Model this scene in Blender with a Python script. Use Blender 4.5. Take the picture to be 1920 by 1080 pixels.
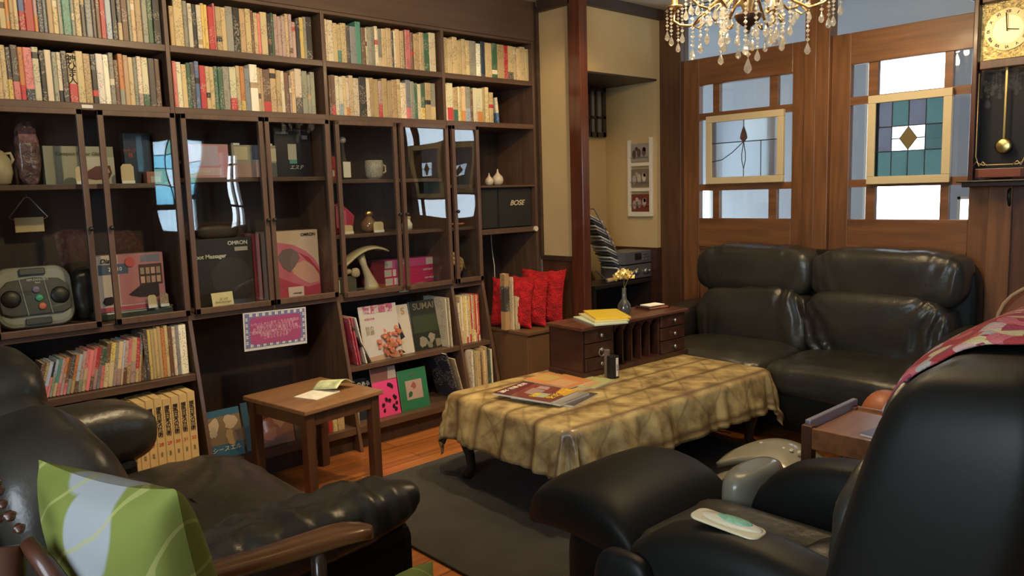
import bpy, bmesh, math, random
from math import sin, cos, pi, radians, sqrt
from mathutils import Vector, Matrix, noise
random.seed(7)
for o in list(bpy.data.objects): bpy.data.objects.remove(o)
SC = bpy.context.scene
COL = SC.collection
# ---------------------------------------------------------------- camera
R_ = Vector((0.6772438, 0.7351498, -0.0299272)); U_ = Vector((-0.0711829, 0.1059521, 0.9918201)); F_ = Vector((-0.7323072, 0.6695738, -0.1240855))
FPX = 1456.93
CAMZ = 1.258
cd = bpy.data.cameras.new('camera'); cam = bpy.data.objects.new('camera', cd); COL.objects.link(cam)
cam.matrix_world = Matrix(((R_[0], U_[0], -F_[0], 0), (R_[1], U_[1], -F_[1], 0), (R_[2], U_[2], -F_[2], CAMZ), (0, 0, 0, 1)))
cd.sensor_width = 36; cd.lens = 36*FPX/1920; cd.clip_start = .05
SC.camera = cam
# ---------------------------------------------------------------- world, view
w = bpy.data.worlds.new('world'); SC.world = w; w.use_nodes = True
w.node_tree.nodes['Background'].inputs[0].default_value = (.80, .90, 1, 1)
w.node_tree.nodes['Background'].inputs[1].default_value = 9
SC.view_settings.view_transform = 'Standard'; SC.view_settings.look = 'None'
SC.view_settings.exposure = 0.0; SC.view_settings.gamma = 1
SC.cycles.max_bounces = 8; SC.cycles.transparent_max_bounces = 24; SC.cycles.sample_clamp_indirect = 4
SC.cycles.caustics_reflective = False; SC.cycles.caustics_refractive = False
def area(name, loc, rot, sx, sy, power, color):
    l = bpy.data.lights.new(name, 'AREA'); l.shape = 'RECTANGLE'; l.size = sx; l.size_y = sy; l.energy = power; l.color = color
    o = bpy.data.objects.new(name, l); o.location = loc; o.rotation_euler = rot; COL.objects.link(o); return o
DAY = (.66, .82, 1)
area('daylight_east_window', (1.42, 3.1, 1.45), (0, radians(90), 0), 1.0, .95, 9, DAY)
area('daylight_south_window', (-.4, -1.45, 1.5), (radians(90), 0, 0), 1.6, 1.1, 3.5, DAY)
for q in (((-2.36, 6.19, 1.6), (radians(-90), 0, 0), .6, 1.36), ((.65, 6.19, 1.6), (radians(-90), 0, 0), 1.1, 1.36), ((1.2, 2.85, 1.43), (0, radians(90), 0), 1.03, .5), ((-.4, -1.2, 1.5), (radians(90), 0, 0), 1.8, 1.2)):
    area('window_portal', *q, 1, (1, 1, 1)).data.cycles.is_portal = True
WARM = (1, .74, .42)
def spot(name, loc, tgt, power, angle, blend=.6, size=.04):
    l = bpy.data.lights.new(name, 'SPOT'); l.energy = power; l.color = WARM; l.spot_size = radians(angle); l.spot_blend = blend; l.shadow_soft_size = size
    o = bpy.data.objects.new(name, l); o.location = loc
    o.rotation_euler = (Vector(tgt)-Vector(loc)).to_track_quat('-Z', 'Y').to_euler(); COL.objects.link(o)
DOWN = [((-1.75, 1.35, 2.33), (-3.4, 1.5, 1.45), 95, 110), ((-1.75, 2.35, 2.33), (-2.2, 2.5, .4), 85, 80), ((-2.55, 3.0, 2.33), (-3.1, 3.1, 1.3), 26, 100),
        ((-2.5, 1.5, 2.33), (-2.7, 1.55, .4), 40, 80), ((-1.5, 3.35, 2.33), (-1.7, 4.1, .9), 26, 100)]
for i, (l, t, p, a) in enumerate(DOWN): spot('downlight_lamp', l, t, p, a)

# ---------------------------------------------------------------- materials
MATS = {}
def mat(name, color, rough=.5, metal=0, bump=None, var=None, coat=0, spec=.5, emit=None, sheen=0, grain=None):
    if name in MATS: return MATS[name]
    m = bpy.data.materials.new(name); m.use_nodes = True; nt = m.node_tree; N = nt.nodes; L = nt.links
    b = N['Principled BSDF']; b.inputs['Base Color'].default_value = (*color, 1); b.inputs['Roughness'].default_value = rough
    b.inputs['Metallic'].default_value = metal; b.inputs['Coat Weight'].default_value = coat; b.inputs['Coat Roughness'].default_value = .12
    b.inputs['Specular IOR Level'].default_value = spec
    if sheen: b.inputs['Sheen Weight'].default_value = sheen
    if emit: b.inputs['Emission Color'].default_value = (*emit[0], 1); b.inputs['Emission Strength'].default_value = emit[1]
    tc = N.new('ShaderNodeTexCoord')
    if var or grain:
        n = N.new('ShaderNodeTexNoise'); n.inputs['Scale'].default_value = (var or grain)[0]; n.inputs['Detail'].default_value = 6
        src = tc.outputs['Object']
        if grain:
            mp = N.new('ShaderNodeMapping'); mp.inputs['Scale'].default_value = grain[2]; L.new(src, mp.inputs[0]); src = mp.outputs[0]
        L.new(src, n.inputs['Vector'])
        k = (var or grain)[1]
        r = N.new('ShaderNodeValToRGB'); r.color_ramp.elements[0].position = .3; r.color_ramp.elements[1].position = .7
        r.color_ramp.elements[0].color = (*[c*(1-k) for c in color], 1); r.color_ramp.elements[1].color = (*[min(1, c*(1+k)) for c in color], 1)
        L.new(n.outputs[0], r.inputs[0]); L.new(r.outputs[0], b.inputs['Base Color'])
    if bump:
        n = N.new('ShaderNodeTexNoise'); n.inputs['Scale'].default_value = bump[0]; n.inputs['Detail'].default_value = 5
        L.new(tc.outputs['Object'], n.inputs['Vector'])
        bp = N.new('ShaderNodeBump'); bp.inputs['Strength'].default_value = bump[1]; bp.inputs['Distance'].default_value = bump[2] if len(bump) > 2 else .01
        L.new(n.outputs[0], bp.inputs['Height']); L.new(bp.outputs[0], b.inputs['Normal'])
    MATS[name] = m; return m
def wood(name, color, rough=.4, k=.3, axis='z', coat=.1):
    s = {'z': (9, 9, .8), 'y': (9, .8, 9), 'x': (.8, 9, 9)}[axis]
    return mat(name, color, rough, grain=(3.5, k, s), bump=(30, .12, .004), coat=coat)
W_CASE = wood('walnut_case', (.098, .056, .038), .42, .25, 'y')
W_CASEV = wood('walnut_case_upright', (.105, .059, .039), .42, .25, 'z')
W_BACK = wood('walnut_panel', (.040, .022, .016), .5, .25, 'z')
W_DOOR = wood('oak_door', (.20, .086, .032), .42, .3, 'z')
W_DOORX = wood('oak_door_rail', (.21, .090, .034), .42, .3, 'x')
W_POST = wood('redwood_post', (.10, .030, .014), .22, .3, 'z', .5)
W_DARK = wood('dark_trim', (.050, .028, .018), .5, .25, 'y')
W_TABLE = wood('side_table_wood', (.26, .135, .062), .38, .25, 'y', .15)
W_TLEG = wood('side_table_leg_wood', (.085, .036, .016), .4, .25, 'z', .15)
W_RED = wood('mahogany', (.048, .018, .012), .35, .3, 'y', .2)
W_ARM = wood('chair_arm_wood', (.20, .080, .025), .28, .3, 'y', .5)
W_BROWN = wood('brown_cabinet_wood', (.135, .070, .032), .5, .12, 'z')
LEA = mat('black_leather', (.018, .018, .016), .45, bump=(70, .3, .004), var=(3, .3), spec=.4)
LEA2 = mat('worn_black_leather', (.034, .032, .025), .33, bump=(38, .35, .005), var=(4, .3), spec=.65)
LEA3 = mat('soft_black_vinyl', (.009, .010, .009), .46, bump=(90, .12, .002), spec=.22)
CREAM = mat('cream_plaster', (.56, .42, .215), .85, bump=(60, .15, .004), var=(2.5, .06))
BLACK = mat('black_plastic', (.012, .012, .013), .4)
WHITE = mat('white_paint', (.78, .72, .58), .5)
BRASS = mat('aged_brass', (.55, .36, .16), .32, 1)
GOLD = mat('gold_metal', (.85, .60, .22), .28, 1)
STEEL = mat('silver_metal', (.5, .5, .52), .35, .9)
PAPER = mat('white_paper', (.80, .78, .70), .7)
INK = mat('black_ink', (.015, .012, .012), .7)
CREAMCARD = mat('cream_card', (.62, .50, .28), .7)
GREYPL = mat('pale_grey_plastic', (.38, .38, .33), .38, coat=.3)
DKGREY = mat('dark_grey_plastic', (.07, .075, .07), .4)
LEAD = mat('lead_came', (.03, .03, .03), .5)
def glass(name, tint=(1, 1, 1), gl=.9, rough=0, wave=None, diffuse=0, ior=1.5):
    if name in MATS: return MATS[name]
    m = bpy.data.materials.new(name); m.use_nodes = True; N = m.node_tree.nodes; L = m.node_tree.links
    N.remove(N['Principled BSDF']); out = N['Material Output']
    t = N.new('ShaderNodeBsdfTransparent'); t.inputs[0].default_value = (*tint, 1)
    g = N.new('ShaderNodeBsdfGlossy'); g.inputs['Roughness'].default_value = rough; g.inputs['Color'].default_value = (gl, gl, gl, 1)
    lw = N.new('ShaderNodeLayerWeight'); lw.inputs[0].default_value = .5; f0 = ((ior-1)/(ior+1))**2
    pw = N.new('ShaderNodeMath'); pw.operation = 'POWER'; pw.inputs[1].default_value = 5; L.new(lw.outputs['Facing'], pw.inputs[0])
    fr = N.new('ShaderNodeMath'); fr.operation = 'MULTIPLY_ADD'; fr.inputs[1].default_value = 1-f0; fr.inputs[2].default_value = f0; L.new(pw.outputs[0], fr.inputs[0])
    mx = N.new('ShaderNodeMixShader'); L.new(fr.outputs[0], mx.inputs[0])
    src = t.outputs[0]
    if diffuse:
        d = N.new('ShaderNodeBsdfTranslucent'); d.inputs[0].default_value = (*tint, 1)
        m2 = N.new('ShaderNodeMixShader'); m2.inputs[0].default_value = diffuse; L.new(t.outputs[0], m2.inputs[1]); L.new(d.outputs[0], m2.inputs[2]); src = m2.outputs[0]
    L.new(src, mx.inputs[1]); L.new(g.outputs[0], mx.inputs[2]); L.new(mx.outputs[0], out.inputs[0])
    if wave:
        tc = N.new('ShaderNodeTexCoord'); n = N.new('ShaderNodeTexNoise'); n.inputs['Scale'].default_value = wave[0]; n.inputs['Detail'].default_value = 0
        b = N.new('ShaderNodeBump'); b.inputs['Strength'].default_value = wave[1]; b.inputs['Distance'].default_value = wave[2]
        L.new(tc.outputs['Object'], n.inputs['Vector']); L.new(n.outputs[0], b.inputs['Height']); L.new(b.outputs[0], g.inputs['Normal'])
    MATS[name] = m; return m
GL_CASE = glass('cabinet_glass', (.93, .95, .94), 1, 0, (4, 1.0, .0035), ior=1.55)
GL_PANE = glass('door_glass', (.93, .96, .98), .9, .0, (4, .3, .002))
GL_VASE = glass('vase_glass', (.80, .85, .88), 1, .02, ior=1.9, diffuse=.35)
CRYSTAL = None
# ---------------------------------------------------------------- mesh builder
class MB:
    def __init__(s): s.v = []; s.f = []; s.c = []; s.uv = None
    def add(s, vs, fs, col=None):
        n = len(s.v); s.v += [Vector(v) for v in vs]; s.f += [[i+n for i in f] for f in fs]; s.c += [col]*len(fs); return s
    def box(s, x0, x1, y0, y1, z0, z1, col=None, M=None):
        vs = [Vector((x, y, z)) for z in (z0, z1) for y in (y0, y1) for x in (x0, x1)]
        if M: vs = [M @ v for v in vs]
        return s.add(vs, [[0, 2, 3, 1], [4, 5, 7, 6], [0, 1, 5, 4], [2, 6, 7, 3], [0, 4, 6, 2], [1, 3, 7, 5]], col)
    def bar(s, p, q, a, b=None, up=(0, 0, 1)):
        p = Vector(p); q = Vector(q); b = b or a; d = (q-p).normalized(); up = Vector(up)
        if abs(d.dot(up)) > .98: up = Vector((1, 0, 0))
        r = d.cross(up).normalized(); u = r.cross(d)
        vs = [e + r*sx*a/2 + u*sy*b/2 for e in (p, q) for sx, sy in ((-1, -1), (1, -1), (1, 1), (-1, 1))]
        return s.add(vs, [[0, 1, 2, 3], [7, 6, 5, 4], [0, 4, 5, 1], [1, 5, 6, 2], [2, 6, 7, 3], [3, 7, 4, 0]])
    def tube(s, pts, r, n=8, cap=True):
        pts = [Vector(p) for p in pts]; rs = r if isinstance(r, (list, tuple)) else [r]*len(pts); vs = []; fs = []
        ref = None
        for i, p in enumerate(pts):
            d = (pts[min(i+1, len(pts)-1)]-pts[max(i-1, 0)]).normalized()
            if ref is None: ref = d.orthogonal().normalized()
            a = (ref - d*ref.dot(d)); a = a.normalized() if a.length > 1e-6 else d.orthogonal().normalized(); ref = a; b = d.cross(a)
            vs += [p + (a*cos(2*pi*k/n)+b*sin(2*pi*k/n))*rs[i] for k in range(n)]
        for i in range(len(pts)-1): fs += [[i*n+k, i*n+(k+1) % n, (i+1)*n+(k+1) % n, (i+1)*n+k] for k in range(n)]
        if cap: fs += [list(range(n))[::-1], [(len(pts)-1)*n+k for k in range(n)]]
        return s.add(vs, fs)
    def lathe(s, prof, M=None, n=20, sx=1, sy=1):
        M = M or Matrix(); vs = []; fs = []
        for r, z in prof: vs += [M @ Vector((r*cos(2*pi*k/n)*sx, r*sin(2*pi*k/n)*sy, z)) for k in range(n)]
        for i in range(len(prof)-1): fs += [[i*n+k, i*n+(k+1) % n, (i+1)*n+(k+1) % n, (i+1)*n+k] for k in range(n)]
        fs += [list(range(n))[::-1], [(len(prof)-1)*n+k for k in range(n)]]
        return s.add(vs, fs)
    def prism(s, poly, a0, a1, ax='y', M=None, col=None):
        M = M or Matrix(); n = len(poly)
        f = {'y': lambda p, a: (p[0], a, p[1]), 'x': lambda p, a: (a, p[0], p[1]), 'z': lambda p, a: (p[0], p[1], a)}[ax]
        vs = [M @ Vector(f(p, a)) for a in (a0, a1) for p in poly]
        return s.add(vs, [list(range(n)), [n+i for i in range(n)][::-1]] + [[i, n+i, n+(i+1) % n, (i+1) % n] for i in range(n)], col)
    def grid(s, fn, nu, nv, cu=False, col=None):
        vs = [fn(i/(nu if cu else nu-1), j/(nv-1)) for j in range(nv) for i in range(nu)]; fs = []
        for j in range(nv-1):
            for i in range(nu if cu else nu-1): fs.append([j*nu+i, j*nu+(i+1) % nu, (j+1)*nu+(i+1) % nu, (j+1)*nu+i])
        return s.add(vs, fs, col)
    def pill(s, c, size, e=.4, e2=None, M=None, wr=None, nu=40, nv=22):
        """super-ellipsoid: rounded puffy box, size = full extents, wr(p, n) -> displacement along the normal"""
        e2 = e2 or e; c = Vector(c); a, b, h = [x/2 for x in size]; M = M or Matrix()
        sg = lambda t, p: math.copysign(abs(t)**p, t)
        def fn(u, v):
            th = 2*pi*u; ph = -pi/2+pi*min(max(v, .004), .996)
            d = Vector((sg(cos(ph), e)*sg(cos(th), e2), sg(cos(ph), e)*sg(sin(th), e2), sg(sin(ph), e)))
            p = Vector((a*d.x, b*d.y, h*d.z))
            if wr:
                nn = Vector((cos(ph)*cos(th)/a, cos(ph)*sin(th)/b, sin(ph)/h)).normalized()
                p = p + nn*wr(p, nn)
            return M @ (c+p) if M else c+p
        s.grid(fn, nu, nv, True)
        n = len(s.v); s.f += [[n-nu*nv+k for k in range(nu)][::-1], [n-nu+k for k in range(nu)]]; s.c += [None, None]
        return s
def inv_of(parent):
    P = Matrix.Identity(4); o = parent; ch = []
    while o: ch.append(o); o = o.parent
    for o in ch[::-1]: P = P @ (Matrix.Translation(o.location) @ o.rotation_euler.to_matrix().to_4x4())
    return P.inverted()
def obj(name, mb, m, parent=None, smooth=False, bevel=0, sub=0, local=False, solid=0, fixn=True):
    me = bpy.data.meshes.new(name); inv = inv_of(parent) if (parent and not local) else None
    vs = [inv @ v for v in mb.v] if inv else mb.v
    me.from_pydata([tuple(v) for v in vs], [], mb.f)
    if any(c is not None for c in mb.c):
        ca = me.color_attributes.new('col', 'FLOAT_COLOR', 'CORNER'); k = 0
        for p, c in zip(me.polygons, mb.c):
            for _ in p.vertices: ca.data[k].color = (*(c or (.5, .5, .5)), 1); k += 1
    if mb.uv:
        ul = me.uv_layers.new(name='uv'); 
        for lp in me.loops: ul.data[lp.index].uv = mb.uv[lp.vertex_index]
    if fixn:
        bm = bmesh.new(); bm.from_mesh(me); bmesh.ops.recalc_face_normals(bm, faces=bm.faces); bm.to_mesh(me); bm.free()
    me.materials.append(m)
    if smooth:
        for p in me.polygons: p.use_smooth = True
    o = bpy.data.objects.new(name, me); COL.objects.link(o)
    if parent: o.parent = parent
    if solid: md = o.modifiers.new('s', 'SOLIDIFY'); md.thickness = solid; md.offset = 0
    if bevel: md = o.modifiers.new('b', 'BEVEL'); md.width = bevel; md.segments = 2; md.limit_method = 'ANGLE'
    if sub: md = o.modifiers.new('u', 'SUBSURF'); md.levels = sub; md.render_levels = sub
    return o
USED = {}
def tag(o, label, cat, group=None):
    USED[label] = USED.get(label, 0)+1
    o['label'] = label; o['category'] = cat
    if group: o['group'] = group
    return o
def thing(name, label, cat, loc=(0, 0, 0), rz=0, group=None):
    o = bpy.data.objects.new(name, None); o.empty_display_size = .05; COL.objects.link(o)
    o.location = loc; o.rotation_euler = (0, 0, radians(rz)); return tag(o, label, cat, group)
def struct(name, mb, m, parent=None, **k):
    o = obj(name, mb, m, parent, **k)
    if not parent: o['kind'] = 'structure'
    return o
def text(s, size, m, parent, loc, face='-y', bold=False, align='CENTER', name='lettering', squeeze=1, shear=0, world=False, rz=0, ls=1):
    """lettering in the parent's own frame; face -y = standing, facing the parent's front; z = lying face up"""
    c = bpy.data.curves.new(name, 'FONT'); c.body = s; c.size = size; c.align_x = align; c.align_y = 'CENTER'; c.extrude = .0004; c.shear = shear; c.space_line = ls
    if bold: c.offset = size*.018
    c.materials.append(m); o = bpy.data.objects.new(name, c); COL.objects.link(o)
    o.parent = parent; o.location = loc; o.scale = (squeeze, 1, 1)
    o.rotation_euler = (radians(90), 0, rz) if face == '-y' else (0, 0, rz); return o
def hit(px, py, ax, v):
    """the point of the real plane axis=v seen at a place of the photograph"""
    d = F_+R_*(px-960)/FPX-U_*(py-540)/FPX; o = Vector((0, 0, CAMZ)); return o+d*((v-o[ax])/d[ax])
def T(x, y, z, rx=0, ry=0, rz=0):
    from mathutils import Euler
    return Matrix.Translation((x, y, z)) @ Euler((radians(rx), radians(ry), radians(rz))).to_matrix().to_4x4()
ORD = 'first second third fourth fifth sixth seventh eighth ninth tenth eleventh twelfth thirteenth fourteenth fifteenth sixteenth seventeenth eighteenth nineteenth'.split()
TEN = {20: 'twent', 30: 'thirt', 40: 'fort', 50: 'fift'}
def ordi(n):
    if n < 20: return ORD[n-1]
    t = n//10*10; return TEN[t]+'ieth' if n == t else TEN[t]+'y-'+ORD[n-t-1]
# ================================================================ the room
B = 4.2; XB = -3.4; ZC = 2.36; XW = -3.1
b = MB().box(-3.9, 1.3, -1.3, 6.4, -.05, 0)
FL = mat('orange_pine_floor', (.42, .15, .042), .32, grain=(3, .35, (10, .7, 3)), coat=.25)
def plank_floor(m):
    N = m.node_tree.nodes; L = m.node_tree.links; p = N['Principled BSDF']
    tc = N.new('ShaderNodeTexCoord'); mp = N.new('ShaderNodeMapping'); mp.inputs['Rotation'].default_value = (0, 0, radians(90)); L.new(tc.outputs['Object'], mp.inputs[0])
    br = N.new('ShaderNodeTexBrick'); br.inputs['Scale'].default_value = 1; br.inputs['Brick Width'].default_value = 1.4; br.inputs['Row Height'].default_value = .11
    br.inputs['Mortar Size'].default_value = .0022; br.inputs['Color1'].default_value = (1, 1, 1, 1); br.inputs['Color2'].default_value = (.72, .68, .62, 1); br.inputs['Mortar'].default_value = (.25, .2, .16, 1)
    L.new(mp.outputs[0], br.inputs['Vector'])
    src = p.inputs['Base Color'].links[0].from_socket; mx = N.new('ShaderNodeMix'); mx.data_type = 'RGBA'; mx.blend_type = 'MULTIPLY'; mx.inputs[0].default_value = 1
    L.new(src, mx.inputs[6]); L.new(br.outputs[0], mx.inputs[7]); L.new(mx.outputs[2], p.inputs['Base Color'])
plank_floor(FL)
struct('floor', b, FL)
CEIL = mat('beige_ceiling', (.62, .54, .40), .9, bump=(40, .1, .003))
struct('ceiling', MB().box(-3.9, 1.3, -1.3, B+.04, ZC, ZC+.06), CEIL)
GREYW = mat('grey_blue_plaster', (.50, .52, .53), .8)
EW = wood('east_wall_wood', (.10, .045, .022), .5, .3, 'z')
# west wall behind the bookcases
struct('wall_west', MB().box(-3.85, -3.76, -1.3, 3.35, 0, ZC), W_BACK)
struct('wall_south', MB().box(-3.85, 1.2, -1.28, -1.2, 0, .9).box(-3.85, 1.2, -1.28, -1.2, 2.1, ZC).box(-3.85, -1.3, -1.28, -1.2, .9, 2.1).box(.5, 1.2, -1.28, -1.2, .9, 2.1), EW)
# east wall with its stained-glass window
struct('wall_east', MB().box(1.2, 1.28, -1.28, B, 0, .92).box(1.2, 1.28, -1.28, B, 1.95, ZC).box(1.2, 1.28, -1.28, 2.6, .92, 1.95).box(1.2, 1.28, 3.1, 3.36, .92, 1.95).box(1.2, 1.28, 3.52, B, .92, 1.95).box(1.2, 1.28, 3.36, 3.52, 1.75, 1.95), EW)
# end wall of the bookcase: cream above, panelled below
struct('wall_return', MB().box(-3.74, -3.1, 3.365, 3.392, .86, ZC), CREAM)
struct('trim_1', MB().box(-3.386, -3.1, 3.352, 3.392, 0, .855), wood('panel_redbrown', (.085, .034, .018), .4, .3, 'z'), bevel=.003)
struct('trim_2', MB().box(-3.386, -3.1, 3.342, 3.364, .835, .862).box(-3.40, -3.375, 3.342, 3.364, .86, 2.33), W_DARK)
struct('column', MB().box(-3.115, -3.02, 3.33, 3.395, 0, ZC), W_POST, bevel=.006)
# alcove
struct('wall_alcove', MB().box(-3.62, -3.53, 3.392, 4.2, 0, ZC), CREAM)
struct('wall_alcove_end', MB().box(-3.55, XW, 4.135, 4.2, .86, ZC), CREAM)
struct('trim_3', MB().box(-3.55, XW+.01, 4.12, 4.2, 0, .86), W_RED)
struct('wall_header', MB().box(-3.53, XW, 3.394, 4.135, 1.935, ZC), CREAM)
struct('trim_4', MB().box(-3.525, XW+.004, 3.396, 4.134, 1.925, 1.936), W_DARK)
struct('trim_5', MB().box(-3.36, -3.1, 3.33, 3.365, 2.295, ZC).box(XW, XW+.035, 3.396, 4.2, 2.30, ZC), W_DARK)
# north wall: doors and frames
DF = W_DOOR
struct('trim_6', MB().box(XW-.02, -2.94, B-.03, B+.06, 0, ZC), wood('frame_wood', (.10, .045, .022), .45, .3, 'z'), bevel=.004)
struct('trim_7', MB().box(-2.125, -1.985, B-.03, B+.06, 0, ZC).box(-2.064, -2.058, B-.034, B-.028, 0, ZC), DF, bevel=.004)
struct('trim_8', MB().box(-1.20, -1.10, B-.03, B+.06, 0, ZC), DF, bevel=.004)
struct('wall_north', MB().box(-1.10, 1.28, B-.01, B+.06, 0, ZC), wood('plank_wall_wood', (.12, .045, .02), .45, .35, 'z'))
tr = MB()
for x in (-.93, -.72, -.5, -.28): tr.box(x, x+.004, B-.014, B-.008, 0, ZC)
struct('trim_9', tr, W_DARK)
gp = MB().box(-2.94, -2.125, B+.01, B+.016, 2.03, ZC); struct('window_3', gp, GL_PANE)
struct('window_4', MB().box(-1.985, -1.2, B+.01, B+.016, 2.03, ZC), GL_PANE)
def door(nm, x0, x1, cols, rows, stiles):
    d = bpy.data.objects.new(nm, None); COL.objects.link(d); d.location = ((x0+x1)/2, B, 0); d['kind'] = 'structure'
    ya, yb = B, B+.045
    zt = 2.03; c0 = cols[0][0]; c1 = cols[-1][1]; zb = rows[-1][1]; z1 = rows[0][0]
    m = MB().box(x0, c0, ya, yb, 0, zt).box(c1, x1, ya, yb, 0, zt)
    obj('door_stile', m, W_DOOR, d, bevel=.003)
    obj('door_rail', MB().box(c0, c1, ya, yb, z1, zt).box(c0, c1, ya, yb, .86, zb).box(c0, c1, ya, yb, 0, .12), W_DOORX, d, bevel=.003)
    obj('door_panel', MB().box(c0, c1, ya+.015, yb-.01, .12, .86), W_DOOR, d)
    obj('panel_moulding', MB().box(c0, c1, ya-.006, ya+.002, .875, .89), mat('moulding_wood', (.2, .085, .03), .4), d)
    g = MB()
    for i in range(2): g.box(c0, c1, ya+.004, yb-.004, rows[i+1][0], rows[i][1])
    for i in range(len(cols)-1): g.box(cols[i][1], cols[i+1][0], ya+.006, yb-.006, zb, z1)
    obj('glazing_bar', g, W_DOORX, d)
    for r0, r1 in rows:
        for a, c in cols: obj('door_pane', MB().box(a, c, ya+.02, ya+.024, r1, r0), GL_PANE, d)
door('door_1', -2.94, -2.125, [(-2.824, -2.728), (-2.684, -2.352), (-2.303, -2.209)], [(1.865, 1.697), (1.655, 1.262), (1.222, 1.051)], .1)
door('door_2', -1.985, -1.20, [(-1.882, -1.79), (-1.743, -1.423), (-1.385, -1.292)], [(1.865, 1.697), (1.655, 1.262), (1.222, 1.051)], .1)
# the entrance room behind the doors
yn = 6.2
struct('wall_entrance_north', MB().box(-5.2, 1.3, yn, yn+.08, 0, .93).box(-5.2, 1.3, yn, yn+.08, 2.3, 2.7).box(-5.2, -4.32, yn, yn+.08, .93, 2.3).box(-4.04, -2.66, yn, yn+.08, .93, 2.3)
       .box(-4.32, -4.04, yn, yn+.08, 1.24, 2.3).box(-2.06, -1.98, yn, yn+.08, .93, 2.3).box(-1.98, -1.5, yn, yn+.08, 1.12, 2.3).box(-1.5, .1, yn, yn+.08, .93, 2.3), GREYW)
struct('wall_entrance_west', MB().box(-5.2, -5.12, B, yn, 0, 2.7), GREYW)
struct('wall_entrance_south', MB().box(-5.2, XW-.02, B+.01, B+.06, 0, 2.7).box(-3.1, 1.3, B+.01, B+.06, ZC, 2.7), GREYW)
struct('wall_entrance_east', MB().box(1.2, 1.28, B+.06, yn, 0, 2.7), GREYW)
struct('ceiling_entrance', MB().box(-5.2, 1.3, B, yn+.1, 2.7, 2.76), GREYW)
struct('trim_10', MB().box(-5.2, 1.3, 5.15, 5.25, 2.52, 2.7), mat('grey_beam', (.30, .33, .36), .8))
wf = MB()
for x0, x1, z0, z1 in ((.1, 1.2, .93, 2.3), (-2.66, -2.06, .93, 2.3), (-4.32, -4.04, .93, 1.24), (-1.98, -1.5, .93, 1.12)):
    wf.box(x0, x0+.02, yn, yn+.03, z0, z1).box(x1-.02, x1, yn, yn+.03, z0, z1).box(x0, x1, yn, yn+.03, z0, z0+.02).box(x0, x1, yn, yn+.03, z1-.02, z1)
struct('window_5', wf, WHITE)
# stained-glass window in the east wall
LEADPANE = {}
def tint(n, c, d=.5): return glass('stained_'+n, c, .6, .1, (60, .5, .002), diffuse=d)
wn = bpy.data.objects.new('window_1', None); COL.objects.link(wn); wn.location = (1.2, 3.1, .92); wn['kind'] = 'structure'
f = MB()
for y0 in (2.6,):
    f.box(1.19, 1.26, y0, y0+.05, .92, 1.95).box(1.19, 1.26, y0+.45, y0+.5, .92, 1.95)
    for z in (.92, 1.22, 1.90): f.box(1.19, 1.26, y0, y0+.5, z, z+.05)
obj('window_frame', f, W_DOOR, wn)
ld = MB(); pcs = {'cyan': MB(), 'green': MB(), 'clear': MB()}
f = MB().box(1.19, 1.26, 3.43, 3.45, .92, 1.75)
for z in (1.15, 1.37, 1.6): f.box(1.19, 1.26, 3.36, 3.52, z, z+.03)
obj('slit_window_bars', f, W_DOOR, wn)
for y0 in (2.65,):
    pcs['clear'].box(1.22, 1.224, y0, y0+.4, .97, 1.22)
    for i in range(3):
        for j in range(4):
            pcs[['cyan', 'green', 'cyan', 'clear'][(i*2+j) % 4]].box(1.22, 1.224, y0+i*.4/3, y0+(i+1)*.4/3, 1.27+j*.1575, 1.27+(j+1)*.1575)
    for i in range(4): ld.box(1.214, 1.23, y0+i*.4/3-.004, y0+i*.4/3+.004, 1.27, 1.9)
    for j in range(5): ld.box(1.214, 1.23, y0, y0+.4, 1.27+j*.1575-.004, 1.27+j*.1575+.004)
obj('leading', ld, LEAD, wn)
for k, c in (('cyan', (.52, .80, .90)), ('green', (.45, .66, .60)), ('clear', (.85, .95, 1))): obj('pane', pcs[k], tint(k, c, .3), wn)
wn = struct('window_2', MB().box(-1.3, -1.25, -1.25, -1.2, .9, 2.1).box(.45, .5, -1.25, -1.2, .9, 2.1).box(-.42, -.38, -1.25, -1.2, .9, 2.1).box(-1.3, .5, -1.25, -1.2, .9, .95).box(-1.3, .5, -1.25, -1.2, 2.05, 2.1), W_DOOR)
# band above the bookcases
struct('trim_11', MB().box(-3.76, -3.395, .3, 3.36, 2.135, ZC), wood('soffit_wood', (.085, .05, .034), .6, .15, 'y'))
# downlight fittings
for i, (l, t, p, a) in enumerate(DOWN):
    d = thing('ceiling_downlight', 'small round brass ceiling downlight, the %s one counted from the bookcase side' % ordi(i+1), 'ceiling light', (l[0], l[1], ZC), 0, 'ceiling downlights')
    obj('trim_ring', MB().lathe([(.034, 0), (.05, 0), (.05, -.006), (.034, -.006)], n=20), BRASS, d, local=True, smooth=False)
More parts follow.
